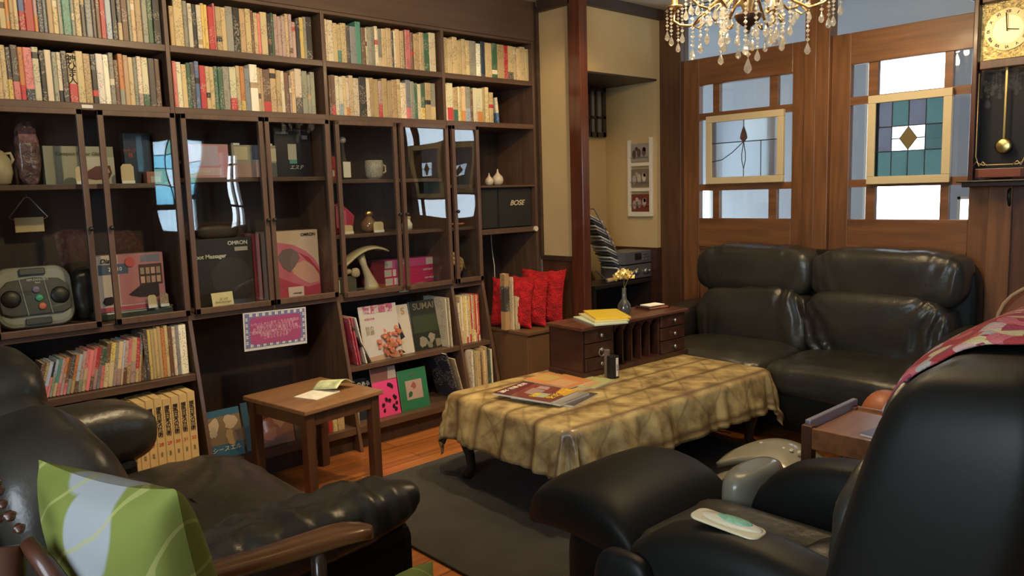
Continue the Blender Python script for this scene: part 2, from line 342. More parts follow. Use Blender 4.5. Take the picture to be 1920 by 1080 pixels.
# ================================================================ bookcases
UY = [.49, 1.205, 1.932, 2.648, 3.352]
XF = XB
class Fr:  # slanted lower front
    @staticmethod
    def x(z): return XB + .2*max(0, .74-z)
def bookcase(i, label):
    y0, y1 = UY[i], UY[i+1]
    d = thing('bookcase', label, 'bookcase', (-3.55, (y0+y1)/2, 0), 0, 'fitted walnut bookcases along the wall'); t = .018
    return d, y0, y1, t
zt, z1, z2, zg, zd, zbs = 2.121, 1.902, 1.649, 1.335, .771, .105
bcs = []
labs = ['walnut bookcase bay nearest the black armchair, radio-like massager behind its glass',
        'walnut bookcase bay with the pink paper sign hanging under its glass doors',
        'walnut bookcase bay with hot-pink boxes behind glass and magazines displayed below',
        'walnut bookcase bay beside the cream wall, holding the black speakers']
def side(mb, y0, y1, full=True):
    poly = [(-3.74, 0), (Fr.x(0), 0), (XB, .74), (XB, 2.135), (-3.74, 2.135)]
    if not full: poly = [(-3.74, 1.62), (XB, 1.62), (XB, 2.135), (-3.74, 2.135)]
    mb.add([Vector((p[0], y, p[1])) for y in (y0, y1) for p in poly], [list(range(len(poly))), [len(poly)+i for i in range(len(poly))][::-1]] + [[k, (k+1) % len(poly), len(poly)+(k+1) % len(poly), len(poly)+k] for k in range(len(poly))])
def shelf(d, y0, y1, z, th=.028, xf=None, xb=-3.74, name='shelf'):
    xf = XB+.0 if xf is None else xf
    return obj(name, MB().box(xb, xf, y0, y1, z-th, z), W_CASE, d, bevel=.002)
def gdoor(d, y0, y1, z0, z1, ang=0, hinge=1, knob=0, st=.022):
    """framed glass leaf on the front plane; knob = side (+1 high y)"""
    yh = y1 if hinge > 0 else y0
    M = Matrix.Translation((XB+.002, yh, 0)) @ Matrix.Rotation(radians(ang), 4, 'Z')
    a, c = y0-yh, y1-yh; f = MB()
    for q in ((a, a+st, z0, z1), (c-st, c, z0, z1), (a, c, z0, z0+st+.004), (a, c, z1-st, z1)): f.box(0, .02, q[0], q[1], q[2], q[3], M=M)
    do = obj('door', f, W_CASEV, d, bevel=.002)
    obj('glass_pane', MB().box(.008, .011, a+st, c-st, z0+st, z1-st, M=M), GL_CASE, do)
    if knob:
        yy = (c-st/2) if knob > 0 else (a+st/2); zk = z0+.46*(z1-z0)
        obj('door_knob', MB().lathe([(.004, 0), (.004, .012), (.009, .014), (.009, .022), (.004, .025)], M @ T(.02, yy, zk, 0, 90, 0), 12), BLACK, do, smooth=True)
    return do
for i in range(4):
    d, y0, y1, t = bookcase(i, labs[i]); bcs.append(d)
    sm = MB(); side(sm, y0+.0, y0+t); obj('side_panel', sm, W_CASEV, d, bevel=.002)
    if i == 3: sm = MB(); side(sm, y1-t*1.5, y1); obj('side_panel', sm, W_CASEV, d, bevel=.002)
    ye = y1-(t*1.5 if i == 3 else 0); ya = y0+t
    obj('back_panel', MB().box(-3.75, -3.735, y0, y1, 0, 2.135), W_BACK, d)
    shelf(d, ya, ye, 2.135, .016); shelf(d, ya, ye, z1); shelf(d, ya, ye, z2)
    if i < 2: shelf(d, ya, ye, zg+(.02 if i == 1 else 0), .02, XB-.025)
    if i < 2: shelf(d, ya, ye, zd, .03)
# bay 2 (index 2): two inner shelves; its lower rack runs on to y = 2.875
d = bcs[2]; ya, ye = UY[2]+.018, UY[3]
shelf(d, ya, ye, 1.338, .018, XB-.025); shelf(d, ya, ye, 1.064, .018, XB-.025); shelf(d, ya, ye, zd-.01, .03)
d3 = bcs[3]; ym = 2.872
shelf(d3, UY[3]+.018, ym, 1.30, .018, XB-.025); shelf(d3, UY[3]+.018, ym, 1.064, .018, XB-.025); shelf(d3, UY[3]+.018, ym, zd-.015, .03)
sm = MB()
poly = [(-3.74, 0), (Fr.x(0), 0), (XB, .74), (XB, 1.62), (-3.74, 1.62)]
sm.prism([(p[0], p[1]) for p in poly], ym, ym+.02, 'y'); obj('divider', sm, W_CASEV, d3, bevel=.002)
shelf(d3, ym+.02, UY[4]-.027, 1.292, .012); shelf(d3, ym+.02, UY[4]-.027, 1.04, .03)
obj('rail_end_cap', MB().lathe([(.016, 0), (.016, .012)], T(XB, 3.315, 1.025, 0, 90, 0), 16), mat('ivory_cap', (.7, .62, .5), .4), d3)
# lower parts: shelves on the slanted front
xb = lambda z: Fr.x(z)-.004
obj('shelf', MB().box(-3.74, xb(.515), UY[0]+.018, UY[1], .485, .515), W_CASE, bcs[0], bevel=.002)
for i in range(3):
    a, c = UY[i]+.018, UY[i+1]
    obj('shelf', MB().box(-3.74, xb(.12), a, c, .085, .12), W_CASE, bcs[i], bevel=.002)
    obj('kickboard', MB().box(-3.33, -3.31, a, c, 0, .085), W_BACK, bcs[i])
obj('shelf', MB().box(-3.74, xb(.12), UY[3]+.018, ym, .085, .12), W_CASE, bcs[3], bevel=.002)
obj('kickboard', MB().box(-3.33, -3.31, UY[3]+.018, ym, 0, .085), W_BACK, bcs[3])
for i, a, c in ((2, UY[2]+.018, UY[3]), (3, UY[3]+.018, ym)):
    obj('shelf', MB().box(-3.74, xb(.42), a, c, .385, .41), W_CASE, bcs[i], bevel=.002)
# glass leaves
gdoor(bcs[0], .497, .862, .765, 1.622, 0, -1, 1)
gdoor(bcs[0], .915, 1.212, .765, 1.622, 0, 1, -1)
gdoor(bcs[1], 1.235, 1.598, .765, 1.622, 0, -1, 1)
gdoor(bcs[1], 1.606, 1.932, .765, 1.622, 0, 1, -1)
gdoor(bcs[2], 1.965, 2.318, .755, 1.622, -.8, -1, 1)
gdoor(bcs[2], 2.328, 2.655, .755, 1.622, 3.2, 1, -1)
gdoor(bcs[3], 2.680, 2.872, .755, 1.622, 0, 1, -1)
# ================================================================ books
def book_material():
    m = bpy.data.materials.new('book_cover'); m.use_nodes = True; N = m.node_tree.nodes; L = m.node_tree.links; p = N['Principled BSDF']
    p.inputs['Roughness'].default_value = .42
    at = N.new('ShaderNodeAttribute'); at.attribute_name = 'col'
    tc = N.new('ShaderNodeTexCoord'); oi = N.new('ShaderNodeObjectInfo')
    ad = N.new('ShaderNodeVectorMath'); ad.operation = 'MULTIPLY_ADD'; L.new(oi.outputs['Random'], ad.inputs[1]); ad.inputs[0].default_value = (31, 17, 23); L.new(tc.outputs['Object'], ad.inputs[2])
    n = N.new('ShaderNodeTexNoise'); n.inputs['Scale'].default_value = 170; n.inputs['Detail'].default_value = 1; L.new(ad.outputs[0], n.inputs['Vector'])
    lo = N.new('ShaderNodeTexNoise'); lo.inputs['Scale'].default_value = 16; lo.inputs['Detail'].default_value = 0; L.new(ad.outputs[0], lo.inputs['Vector'])
    g1 = N.new('ShaderNodeMath'); g1.operation = 'GREATER_THAN'; g1.inputs[1].default_value = .55; L.new(n.outputs[0], g1.inputs[0])
    g2 = N.new('ShaderNodeMath'); g2.operation = 'GREATER_THAN'; g2.inputs[1].default_value = .50; L.new(lo.outputs[0], g2.inputs[0])
    mu = N.new('ShaderNodeMath'); mu.operation = 'MULTIPLY'; L.new(g1.outputs[0], mu.inputs[0]); L.new(g2.outputs[0], mu.inputs[1])
    m3 = N.new('ShaderNodeMath'); m3.operation = 'MULTIPLY'; m3.inputs[1].default_value = .42; L.new(mu.outputs[0], m3.inputs[0])
    bw = N.new('ShaderNodeRGBToBW'); L.new(at.outputs['Color'], bw.inputs[0]); lt = N.new('ShaderNodeMath'); lt.operation = 'LESS_THAN'; lt.inputs[1].default_value = .16; L.new(bw.outputs[0], lt.inputs[0])
    ink = N.new('ShaderNodeMix'); ink.data_type = 'RGBA'; ink.inputs[6].default_value = (.05, .035, .03, 1); ink.inputs[7].default_value = (.55, .5, .4, 1); L.new(lt.outputs[0], ink.inputs[0])
    mx = N.new('ShaderNodeMix'); mx.data_type = 'RGBA'; L.new(m3.outputs[0], mx.inputs[0]); L.new(at.outputs['Color'], mx.inputs[6]); L.new(ink.outputs[2], mx.inputs[7])
    L.new(mx.outputs[2], p.inputs['Base Color']); return m
BOOKM = book_material()
def plain_col_material(name='printed_card', rough=.35, coat=.3):
    m = bpy.data.materials.new(name); m.use_nodes = True; N = m.node_tree.nodes; p = N['Principled BSDF']; p.inputs['Roughness'].default_value = rough; p.inputs['Coat Weight'].default_value = coat
    at = N.new('ShaderNodeAttribute'); at.attribute_name = 'col'; m.node_tree.links.new(at.outputs['Color'], p.inputs['Base Color']); return m
CARD = plain_col_material()
PC = {'c': ((.64, .50, .27), 'cream'), 'y': ((.70, .53, .16), 'yellow'), 'w': ((.74, .66, .48), 'off-white'), 'W': ((.9, .86, .70), 'white'), 't': ((.50, .37, .19), 'tan'),
      'k': ((.022, .022, .022), 'black'), 'g': ((.30, .31, .24), 'grey-green'), 'G': ((.05, .13, .075), 'dark green'), 'b': ((.10, .15, .32), 'blue'), 'B': ((.03, .05, .08), 'navy'),
      'r': ((.50, .045, .05), 'red'), 'p': ((.70, .22, .22), 'pink'), 'm': ((.47, .33, .30), 'mauve'), 'o': ((.62, .25, .08), 'orange'), 'n': ((.16, .085, .05), 'brown'),
      's': ((.24, .26, .28), 'grey'), 'd': ((.08, .07, .065), 'charcoal'), 'e': ((.09, .28, .22), 'teal'), 'l': ((.42, .50, .58), 'pale blue')}
def book_mesh(wd, h, dp, segs):
    """spine faces +x, origin bottom middle of the spine; segs = [(top fraction, colour)...] from the bottom"""
    mb = MB(); b = .0022 if wd > .008 else .0006; xs = [(-b, -wd/2), (0, -wd/2+min(.003, wd*.25)), (0, wd/2-min(.003, wd*.25)), (-b, wd/2)]; z0 = 0
    xs = [(-dp, -wd/2)] + xs + [(-dp, wd/2)]
    for fr, col in segs:
        zz = fr*h; mb.add([(x, y, z) for z in (z0, zz) for x, y in xs], [[k, k+1, k+7, k+6] for k in range(5)], col); z0 = zz
    mb.add([(x, y, h-.002) for x, y in xs], [list(range(6))], (.62, .55, .40)); mb.add([(x, y, 0) for x, y in xs], [list(range(6))[::-1]], segs[0][1])
    mb.add([(-dp+.001, -wd/2, 0), (-dp+.001, wd/2, 0), (-dp+.001, wd/2, h), (-dp+.001, -wd/2, h)], [[0, 1, 2, 3]], (.62, .55, .40))
    return mb
def jit(c, k=.14): f = 1+random.uniform(-k, k); return tuple(min(1, max(0, v*f*(1+random.uniform(-.05, .05)))) for v in c)
def place_book(yc, z, wd, h, segs, x=XB-.03, dp=.14, lean=0, nm='book'):
    o = obj(nm, book_mesh(wd, h, dp, segs), BOOKM, None, fixn=False)
    o.location = (x, yc, z); o.rotation_euler = (radians(-lean), 0, 0); return o
SIZES = {-1: 'short', 0: '', 1: 'tall'}
def row(spec, ox, oy, s, start, ymid, z, where, group, h0=.192, x=XB-.03, hv=.009, dp=.14):
    """spec: 'right-edge+colour[+lower colour][^ tall |v short]' along the shelf"""
    prev = hit(ox+start/s, oy+ymid/s, 0, x)[1]; items = spec.split(); n = len(items); out = []
    for i, it in enumerate(items):
        k = 0
        while it[k].isdigit(): k += 1
        e = int(it[:k]); code = it[k:]; dh = 0
        if code.endswith('^'): dh = .014; code = code[:-1]
        if code.endswith('v'): dh = -.022; code = code[:-1]
        y = hit(ox+e/s, oy+ymid/s, 0, x)[1]; wd = max(.006, y-prev-.0006)
        c = jit(PC[code[0]][0]); segs = [(1, c)]
        nm = PC[code[0]][1]
        if len(code) > 1: c2 = jit(PC[code[1]][0]); segs = [(random.uniform(.22, .4), c2), (1, c)]; nm += ' book with %s base' % PC[code[1]][1]
        else:
            nm += ' book'
            if random.random() < .22: a = random.uniform(.1, .8); segs = [(a, c), (a+.12, jit(PC[random.choice('wktrn')][0])), (1, c)]
        h = h0+dh+random.uniform(-hv, hv)
        o = place_book((prev+y)/2, z, wd, h, segs, x+random.uniform(-.004, .002), dp)
        pre = {.014: 'tall ', -.022: 'short '}.get(dh, '')
        tag(o, '%s%s, %s from left %s' % (pre, nm, ordi(i+1), where), 'book', group); out.append(o); prev = y
    return out
row('10d 75c 115o 160t 205c 270br 360r 400mo 455B 495s 550t 605c 650g 735e 775g 835c 880d 945s 985d 1030n 1085r 1145l 1200k 1245dc 1310n 1340g 1385c 1450t 1505g 1560G 1640k', 0, 0, 5.4, -60, 330, z1,
    'on top shelf, bay one', 'books on the top shelf of the first bay')
ra = row('45c 100c 150dy 220dp 275or 365pB 435w 490k 560w 610g 655wk 715d 800cr 875c 950t 1005k 1075W 1130W 1180g 1225nv 1275og 1325t 1375c 1415g 1460wm 1525wG 1590d 1640n', 0, 0, 5.4, -40, 1000, z2,
    'on second shelf, bay one', 'books on the second shelf of the first bay', h0=.196)
row('150tv 235c^ 275g 315w 355k 400w 430y 460y 510r 530p 580t 625c 690g 750k 800t 850c 875n 910c 940p 1000c 1035k 1060G 1095m 1130m 1165m 1195c 1225m 1260mv 1295k 1330y 1360g 1410k', 300, 0, 4.909, 108, 430, z1,
    'on top shelf, bay two', 'books on the top shelf of the second bay')
row('175p 220w 265c 305G 345d 385b^ 440r 480c 520c 555G 600G 660g 720wr 755c 795oy 845s 915W^ 940c 965t 1030nr 1085c 1130t 1160w 1200n 1220mv 1260c 1320wd^ 1370g 1400g 1440g', 300, 0, 4.909, 140, 980, z2,
    'on second shelf, bay two', 'books on the second shelf of the second bay')
row('75w 125w^ 165c 195ce 240c 270d 320s 365e^ 400n 412w 450g 480g 505w 540gc 580c 620c 640d 660w 695c 725c 740n 785p^ 810n 860t 895c 945G 1000w^', 600, 20, 4.571, 60, 460, z1,
    'on top shelf, bay three', 'books on the top shelf of the third bay')
row('110n 145nr 175w 210wl 240c 265wo 300c 350w 410k 440w 470t 515t 545mr 590t 630t 670t 700c 745w 785sp 815g 845G 875w 910Gy 955t 1000gc', 600, 20, 4.571, 90, 900, z2,
    'on second shelf, bay three', 'books on the second shelf of the third bay')
row('1100c 1145c 1185c 1225c 1255c 1285c 1345g 1385W 1420B 1480c 1525G 1580t 1615r 1665cd 1690c 1720c 1765c 1815c', 600, 20, 4.571, 1055, 560, z1,
    'on top shelf, bay four', 'books on the top shelf of the fourth bay')
row('1100w 1150wr^ 1190tG 1200w 1225cy 1255co 1300gl 1320nv 1355w 1400wo 1425t 1455c 1490cv', 600, 20, 4.571, 1065, 940, z2,
    'on second shelf, bay four', 'books on the second shelf of the fourth bay')
yb = hit(600+1530/4.571, 20+940/4.571, 0, XB-.03)[1]
tag(place_book(yb, z2+.002, .02, .145, [(.4, (.04, .13, .30)), (1, (.72, .66, .5))], lean=-5), 'short book with white top and blue bottom, last one leaning beside the empty shelf end', 'book')
# brush-lettered title on one wide spine of the second shelf
t_ = ra[12]; text('神\nひ\nま\n人', .034, INK, t_, (.0008, 0, .126), bold=True, ls=.78).rotation_euler = (radians(90), 0, radians(90))
# lower-left shelf of leaning picture books (slanted rack)
ZL = .5165
sp = 'g130 n160 t180 l205 k218 l240 e262 m285 o305 n325 d350 o372 l395 m420 p445 p470 p492 r515 n535 G560 n590 y622 g645 c675 l690 m715 p740 t775 r800 s815 n838 d860 d885 y905 t930 t955 t980 o1005 c1030 n1060 w1085 s1110 W1165'.split()
prev = .60; y_end = 1.188; n = len(sp)-1; ws = [int(sp[i+1][1:])-int(sp[i][1:]) for i in range(n)]; tot = sum(ws)
for i in range(n):
    wd = ws[i]/tot*(y_end-prev)
ycur = prev
for i in range(n):
    f = i/(n-1); wd = ws[i]/tot*(y_end-prev); lean = 17*(1-f)**.8; lean = 0 if f > .72 else lean
    h = .135+.085*f+random.uniform(-.006, .006); h = min(h, .222) if f < .75 else .215+random.uniform(-.006, .004)
    c = jit(PC[sp[i+1][0]][0]); c2 = jit(PC[random.choice('mpgcnst')][0])
    segs = [(1, c)] if f > .7 else [(random.uniform(.3, .6), c2), (1, c)]
    o = place_book(ycur+wd/2, ZL+.0005+wd/2*sin(radians(lean)), max(.006, wd*cos(radians(lean))-.0008), h, segs, -3.386, .12, lean)
    tag(o, 'thin %s book, %s from the left in the slanting row under the bay-one glass' % (PC[sp[i+1][0]][1], ordi(i+1)), 'book', 'books in the slanting row under the glass of the first bay'); ycur += wd
# set of tall art volumes
vols = ['23', '24', '25', '26', '27', '28', '29', '30', '31', '32']
y = 1.168; WV = mat('volume_case', (.74, .56, .26), .55, var=(30, .05)); REDI = mat('red_ink', (.62, .10, .04), .6)
for k, v in enumerate(vols[::-1]):
    wd = .0335; o = place_book(y-wd/2, .122, wd-.0012, .33+[.006, .003, 0, -.004][k % 4], [(1, (.74, .56, .26))], -3.288, .15)
    o.data.materials[0] = WV
    tag(o, 'tall cream art volume numbered %s in black-lettered slipcase, %s from the right upright' % (v, ordi(k+1)), 'book', 'set of tall cream art volumes')
    text('原\n色\n日\n本\nの\n美\n術', .0225, INK, o, (.0008, 0, .232), bold=True, ls=.80, rz=radians(90))
    text(v, .019, REDI, o, (.0008, 0, .138), bold=True, rz=radians(90)); text(random.choice(['飛\n鳥', '近\n代', '請\n来', '民\n家', '茶\n室']), .011, mat('grey_ink', (.3, .24, .12), .7), o, (.0008, 0, .095), ls=.9, rz=radians(90)); y -= wd
# ================================================================ things behind the glass
def sthing(name, label, cat, y, z, x=-3.56, rz=90, group=None): return thing(name, label, cat, (x, y, z), rz, group)
def carton(name, label, cat, y0, y1, z, h, dp, front, cols, x=-3.50, rz=90, group=None):
    """box on a shelf; local x runs along the shelf, front at -y; cols: [(x0,x1,z0,z1,colour)] patches in fractions"""
    d = sthing(name, label, cat, (y0+y1)/2, z, x, rz, group); wd = y1-y0
    obj('carton_body', MB().box(-wd/2, wd/2, 0, dp, 0, h, front), CARD, d, local=True, bevel=.001)
    for k, (a, b_, c, e, col) in enumerate(cols):
        nm = 'printed_panel'
        obj(nm, MB().box(-wd/2+a*wd, -wd/2+b_*wd, -.0008-.0002*k, 0, c*h, e*h, col), CARD, d, local=True)
    return d, wd, h
def blob(mbx, pts, y0, y1, col, wd, h): mbx.prism([(-wd/2+p[0]*wd, p[1]*h) for p in pts], y0, y1, 'y', col=col); return mbx
# --- bay one, upper
zs = zg+.0005
d = sthing('ceramic_ornament', 'cream ornament with brown side cut off by the picture edge', 'ornament', .585, zs)
obj('body', MB().lathe([(.03, 0), (.05, .01), (.06, .05), (.055, .1), (.035, .13), (.02, .14)], n=24), mat('cream_glaze', (.5, .42, .28), .3), d, local=True, smooth=True)
obj('handle', MB().tube([(.03, -.01, .12), (.055, -.01, .125), (.062, -.01, .10), (.05, -.01, .08)], .006), mat('cream_glaze', (.5, .42, .28)), d, local=True, smooth=True)
d = sthing('wrapped_candy_bag', 'tall clear bag of brown and mauve goods behind the first glass door', 'bag', .70, zs)
obj('bag_body', MB().pill((0, 0, .125), (.085, .05, .25), .7, .8, wr=lambda p, n: .006*noise.noise(p*60)), mat('bag_fill', (.13, .07, .07), .25, var=(35, .8), coat=.8, bump=(25, .8, .02)), d, local=True, smooth=True)
obj('bag_label', MB().box(-.03, .03, -.028, -.024, .165, .22), mat('bag_label', (.23, .09, .10), .4, var=(80, .6)), d, local=True)
d, wd, h = carton('powder_guide_box', 'wide grey-beige box with green lettering and a brown shoe picture', 'box', .752, 1.01, zs, .155, .06, (.34, .33, .24), [(.5, 1, 0, .72, (.50, .48, .38))], -3.55)
text('Compact Power Glide', .019, mat('green_ink', (.12, .13, .05), .6), d, (0, -.0025, h*.8), bold=True)
obj('picture', blob(MB(), [(.52, .18), (.6, .36), (.72, .48), (.93, .5), (.95, .3), (.9, .14), (.7, .12)], -.003, -.002, (.12, .03, .02), wd, h), CARD, d, local=True)
obj('picture_highlight', blob(MB(), [(.8, .36), (.9, .42), (.92, .32), (.85, .26)], -.004, -.003, (.55, .48, .40), wd, h), CARD, d, local=True)
def tagcard(y, z, label, w_=.042, h_=.07, x=-3.47, col=CREAMCARD, group='small card tags in the cabinets'):
    d = sthing('card_tag', label, 'card', y, z, x, 90, group)
    obj('card_face', MB().prism([(-w_/2, 0), (w_/2, 0), (w_/2, h_*.85), (w_*.3, h_), (-w_*.3, h_), (-w_/2, h_*.85)], 0, .003, 'y'), col, d, local=True)
    obj('card_foot', MB().box(-w_/2, w_/2, -.006, 0, 0, .012), PAPER, d, local=True); return d
tagcard(.862, zs, 'plain cream card tag standing before the grey-beige box, bay one'); tagcard(1.035, zs, 'cream card tag right of the grey-beige box with the shoe picture', .05, .08)
d = sthing('blister_pack', 'dark grey-blue pack with red side lettering behind the second glass door', 'package', 1.11, zs)
obj('pack_body', MB().box(-.055, .055, 0, .05, 0, .215), mat('pack_navy', (.03, .04, .06), .3), d, local=True, bevel=.003); text('ﾏｯｻｰｼﾞ\n器', .02, REDI, d, (-.03, -.001, .13), ls=.9)
obj('pack_window', MB().box(-.005, .045, -.002, 0, .05, .2), mat('pack_blue', (.06, .10, .16), .2, coat=.6), d, local=True)
d = sthing('small_orange_box', 'small orange and white box lying on the shelf by the first upright', 'box', 1.155, zs, -3.50)
obj('carton_body', MB().box(-.035, .03, 0, .05, 0, .05, (.42, .15, .08)), CARD, d, local=True, bevel=.002); obj('printed_label', MB().box(-.02, .02, -.002, 0, .005, .03, (.5, .4, .3)), CARD, d, local=True)
# --- bay one, lower
d = thing('hanging_card', 'cream card on a triangular silver wire hanging inside the first cabinet', 'card', (-3.66, .70, 1.15), 90)
obj('card_face', MB().box(-.052, .052, -.004, 0, 0, .06), CREAMCARD, d, local=True, bevel=.006)
obj('wire_hanger', MB().tube([(-.05, -.002, .05), (-.07, -.002, .06), (-.02, -.002, .125), (-.008, -.002, .14), (.008, -.002, .14), (.02, -.002, .125), (.068, -.002, .06), (.05, -.002, .05)], .0025), STEEL, d, local=True, smooth=True)
obj('hook', MB().tube([(0, .07, .15), (0, 0, .15), (0, -.004, .14)], .003), STEEL, d, local=True)
d = thing('foot_massager', 'grey and black foot massage machine with three coloured round buttons', 'massager', (-3.50, .672, zd+.0005), 90)
Mt = T(0, .02, 0, -12, 0, 0)
def rr(w_, h_, r, n=6, cx=0, cz=0):
    o = []
    for (sx, sz, a0) in ((1, -1, -90), (1, 1, 0), (-1, 1, 90), (-1, -1, 180)):
        for k in range(n+1): a = radians(a0+90*k/n); o.append((cx+sx*(w_/2-r)+r*cos(a), cz+sz*(h_/2-r)+r*sin(a)))
    return o
obj('shell', MB().prism(rr(.275, .245, .06, cz=.13), 0, .07, 'y', Mt), GREYPL, d, local=True, bevel=.018)
obj('dark_fascia', MB().prism([(-.125, .10), (-.12, .07), (-.09, .055), (.09, .055), (.12, .07), (.125, .10), (.12, .165), (.09, .195), (.0, .205), (-.09, .195), (-.12, .165)], -.012, .01, 'y', Mt), DKGREY, d, local=True, bevel=.004)
for sx in (-1, 1):
    obj('foot_well', MB().lathe([(.035, 0), (.03, .004), (.01, .006)], Mt @ T(sx*.085, -.012, .125, 90, 0, 0), 20), BLACK, d, local=True, smooth=True)
    obj('grey_strip', MB().bar(Mt @ Vector((sx*.042-.008, -.014, .20)), Mt @ Vector((sx*.042+.008, -.014, .055)), .004, .003), GREYPL, d, local=True)
for k, (n_, c_) in enumerate((('lilac', (.28, .22, .34)), ('green', (.08, .42, .26)), ('orange', (.75, .20, .10)))):
    obj('button', MB().lathe([(.014, 0), (.014, .004), (.010, .006)], Mt @ T(.004+.007*k, -.013, .155-.034*k, 90, 0, 0), 18), mat('button_'+n_, c_, .4), d, local=True, smooth=True)
for z_ in (.228, .03): obj('grip_slot', MB().box(-.045, .045, -.014, 0, z_-.014, z_+.014, M=Mt), DKGREY, d, local=True, bevel=.004)
text('REFLEXOLOGY\nfoot', .011, PAPER, d, (0, -.024, .193))
d = thing('black_carry_bag', 'dark bag slumped between the foot massager and the lit box', 'bag', (-3.62, .865, zd+.0005), 90)
obj('bag_body', MB().pill((0, 0, .11), (.10, .10, .22), .6, .7, wr=lambda p, n: .01*noise.noise(p*30)), BLACK, d, local=True, smooth=True)
d, wd, h = carton('lit_gift_box', 'white and pink box printed with a small picture grid and black shoe', 'box', .885, 1.155, zd+.0005+.035, .235, .07, (.60, .52, .46), [(.33, 1, .1, 1, (.55, .22, .24)), (.62, .97, .42, .8, (.10, .05, .04)), (.04, .47, .66, .84, (.10, .13, .20)), (.66, .95, .84, .97, (.22, .22, .27)), (0, .8, 0, .08, (.5, .1, .16))])
for k in range(8): obj('picture_tile', MB().box(-wd/2+wd*(.64+.08*(k % 4)), -wd/2+wd*(.70+.08*(k % 4)), -.005, -.002, h*(.46+.16*(k//4)), h*(.58+.16*(k//4)), jit((.55, .35, .25), .4)), CARD, d, local=True)
obj('round_seal', MB().lathe([(.02, 0), (.02, .003), (.001, .0031)], T(-.0, -.002, h*.86, 90, 0, 0), 20), mat('seal_red', (.62, .12, .12), .5), d, local=True)
text('Diallo', .026, INK, d, (-.085, -.003, h*.9), bold=True, shear=.3); text('2→10', .022, PAPER, d, (-.06, -.004, h*.75), bold=True)
obj('shoe_picture', blob(MB(), [(.45, .28), (.62, .42), (.9, .45), (.9, .2), (.6, .22)], -.005, -.003, (.05, .03, .03), wd, h), CARD, d, local=True)
obj('small_black_button', blob(MB(), [(.06, .18), (.1, .26), (.2, .27), (.24, .2), (.2, .13), (.1, .12)], -.004, -.003, (.03, .02, .02), wd, h), CARD, d, local=True)
d = thing('flat_dark_case', 'flat grey-green plastic case lying under the white and pink box', 'case', (-3.52, 1.03, zd+.0005), 90)
obj('case_body', MB().box(-.155, .15, -.03, .09, 0, .034), mat('case_green', (.06, .07, .06), .3, coat=.4), d, local=True, bevel=.008); obj('clear_tray', MB().box(-.1, .15, -.028, .0, .034, .036), GREYPL, d, local=True)
tagcard(1.09, zd+.036, 'cream card tag standing before the white and pink box', .035, .055, -3.507+.03); tagcard(1.14, zd+.036, 'patterned beige card tag at the right corner of the white and pink box', .035, .058, -3.507+.03, mat('pattern_card', (.40, .28, .20), .7, var=(120, .5)))
# --- bay two, upper
zs = zg+.0205
d, wd, h = carton('pink_wrapped_box', 'pink and lilac flat box behind the bay-two left glass', 'box', 1.292, 1.48, zs, .15, .07, (.56, .27, .32), [(.0, .3, .5, .95, (.58, .20, .38)), (.1, .75, .35, .95, (.52, .42, .55)), (.0, .8, .08, .3, (.62, .45, .45))])
text('Compact', .018, PAPER, d, (-.03, -.003, h*.2))
d, wd, h = carton('cream_appliance_box', 'cream and grey appliance box with dark blue square', 'box', 1.505, 1.72, zs, .15, .08, (.36, .34, .27), [(.05, .35, .55, .95, (.62, .55, .38)), (.45, .72, .55, 1, (.05, .06, .14)), (.0, .75, 0, .45, (.45, .30, .27)), (.78, 1, .5, .9, (.62, .56, .42)), (.78, 1, 0, .45, (.12, .12, .13))], -3.52)
obj('lid_clip', MB().box(-.1, -.07, -.004, .02, .148, .158).box(.06, .09, -.004, .02, .148, .158), PAPER, d, local=True)
d, wd, h = carton('black_shaver_box', 'tall black box with white shaver picture and white script', 'box', 1.725, 1.918, zs, .235, .07, (.014, .013, .018), [(.0, .9, .95, .98, (.05, .05, .06)), (.04, .32, .88, .93, (.5, .5, .5)), (.75, .9, .78, .86, (.42, .40, .36)), (.35, .58, .36, .68, (.50, .47, .38)), (.38, .58, .28, .36, (.10, .32, .28))], -3.54)
text('Panasonic', .013, PAPER, d, (-.05, -.003, h*.905), bold=True); text('エステ', .024, PAPER, d, (.01, -.003, h*.2), shear=.4)
# --- bay two, lower
z_ = zd+.0005
d, wd, h = carton('dark_foot_massager_box', 'large dark grey box lettered Foot Massager behind left glass', 'box', 1.30, 1.57, z_, .31, .10, (.036, .033, .030), [(.70, .93, .80, .86, (.45, .40, .34))], -3.53)
text('Foot Massager', .026, PAPER, d, (-.065, -.001, h*.74), bold=True); text('OMRON', .025, PAPER, d, (.07, -.001, h*.92), bold=True)
obj('boot_picture', blob(MB(), [(.25, .5), (.45, .68), (.65, .72), (.85, .64), (.98, .48), (.9, .3), (.6, .18), (.3, .25)], -.001, -.0001, (.055, .047, .040), wd, h), CARD, d, local=True)
d = thing('dark_leather_cap', 'rounded dark brown pouch on top of the dark grey box', 'pouch', (-3.58, 1.43, z_+.3105), 90)
obj('pouch_body', MB().pill((0, 0, .03), (.2, .08, .07), .6), mat('dark_pouch', (.04, .028, .02), .5), d, local=True, smooth=True)
tc_ = thing('price_card', 'lit cream price card leaning before the dark grey box', 'card', (-3.445, 1.385, zd+.0005), 90)
obj('card_face', MB().box(-.05, .05, 0, .003, 0, .072, M=T(0, 0, 0, -10, 0, 4)), mat('bright_card', (.78, .66, .36), .6), tc_, local=True); text('足つぼ\nfoot massager', .013, mat('green_ink', (.12, .13, .05)), tc_, (0, -.004, .036))
d, wd, h = carton('red_pink_box', 'narrow crimson box edge standing between the two large boxes', 'box', 1.59, 1.625, z_, .32, .12, (.5, .22, .24), [(0, .5, 0, 1, (.20, .02, .03))], -3.56)
d, wd, h = carton('pink_massager_box', 'large pink and cream box with a massager shell picture', 'box', 1.640, 1.918, z_, .325, .10, (.66, .50, .38), [], -3.53)
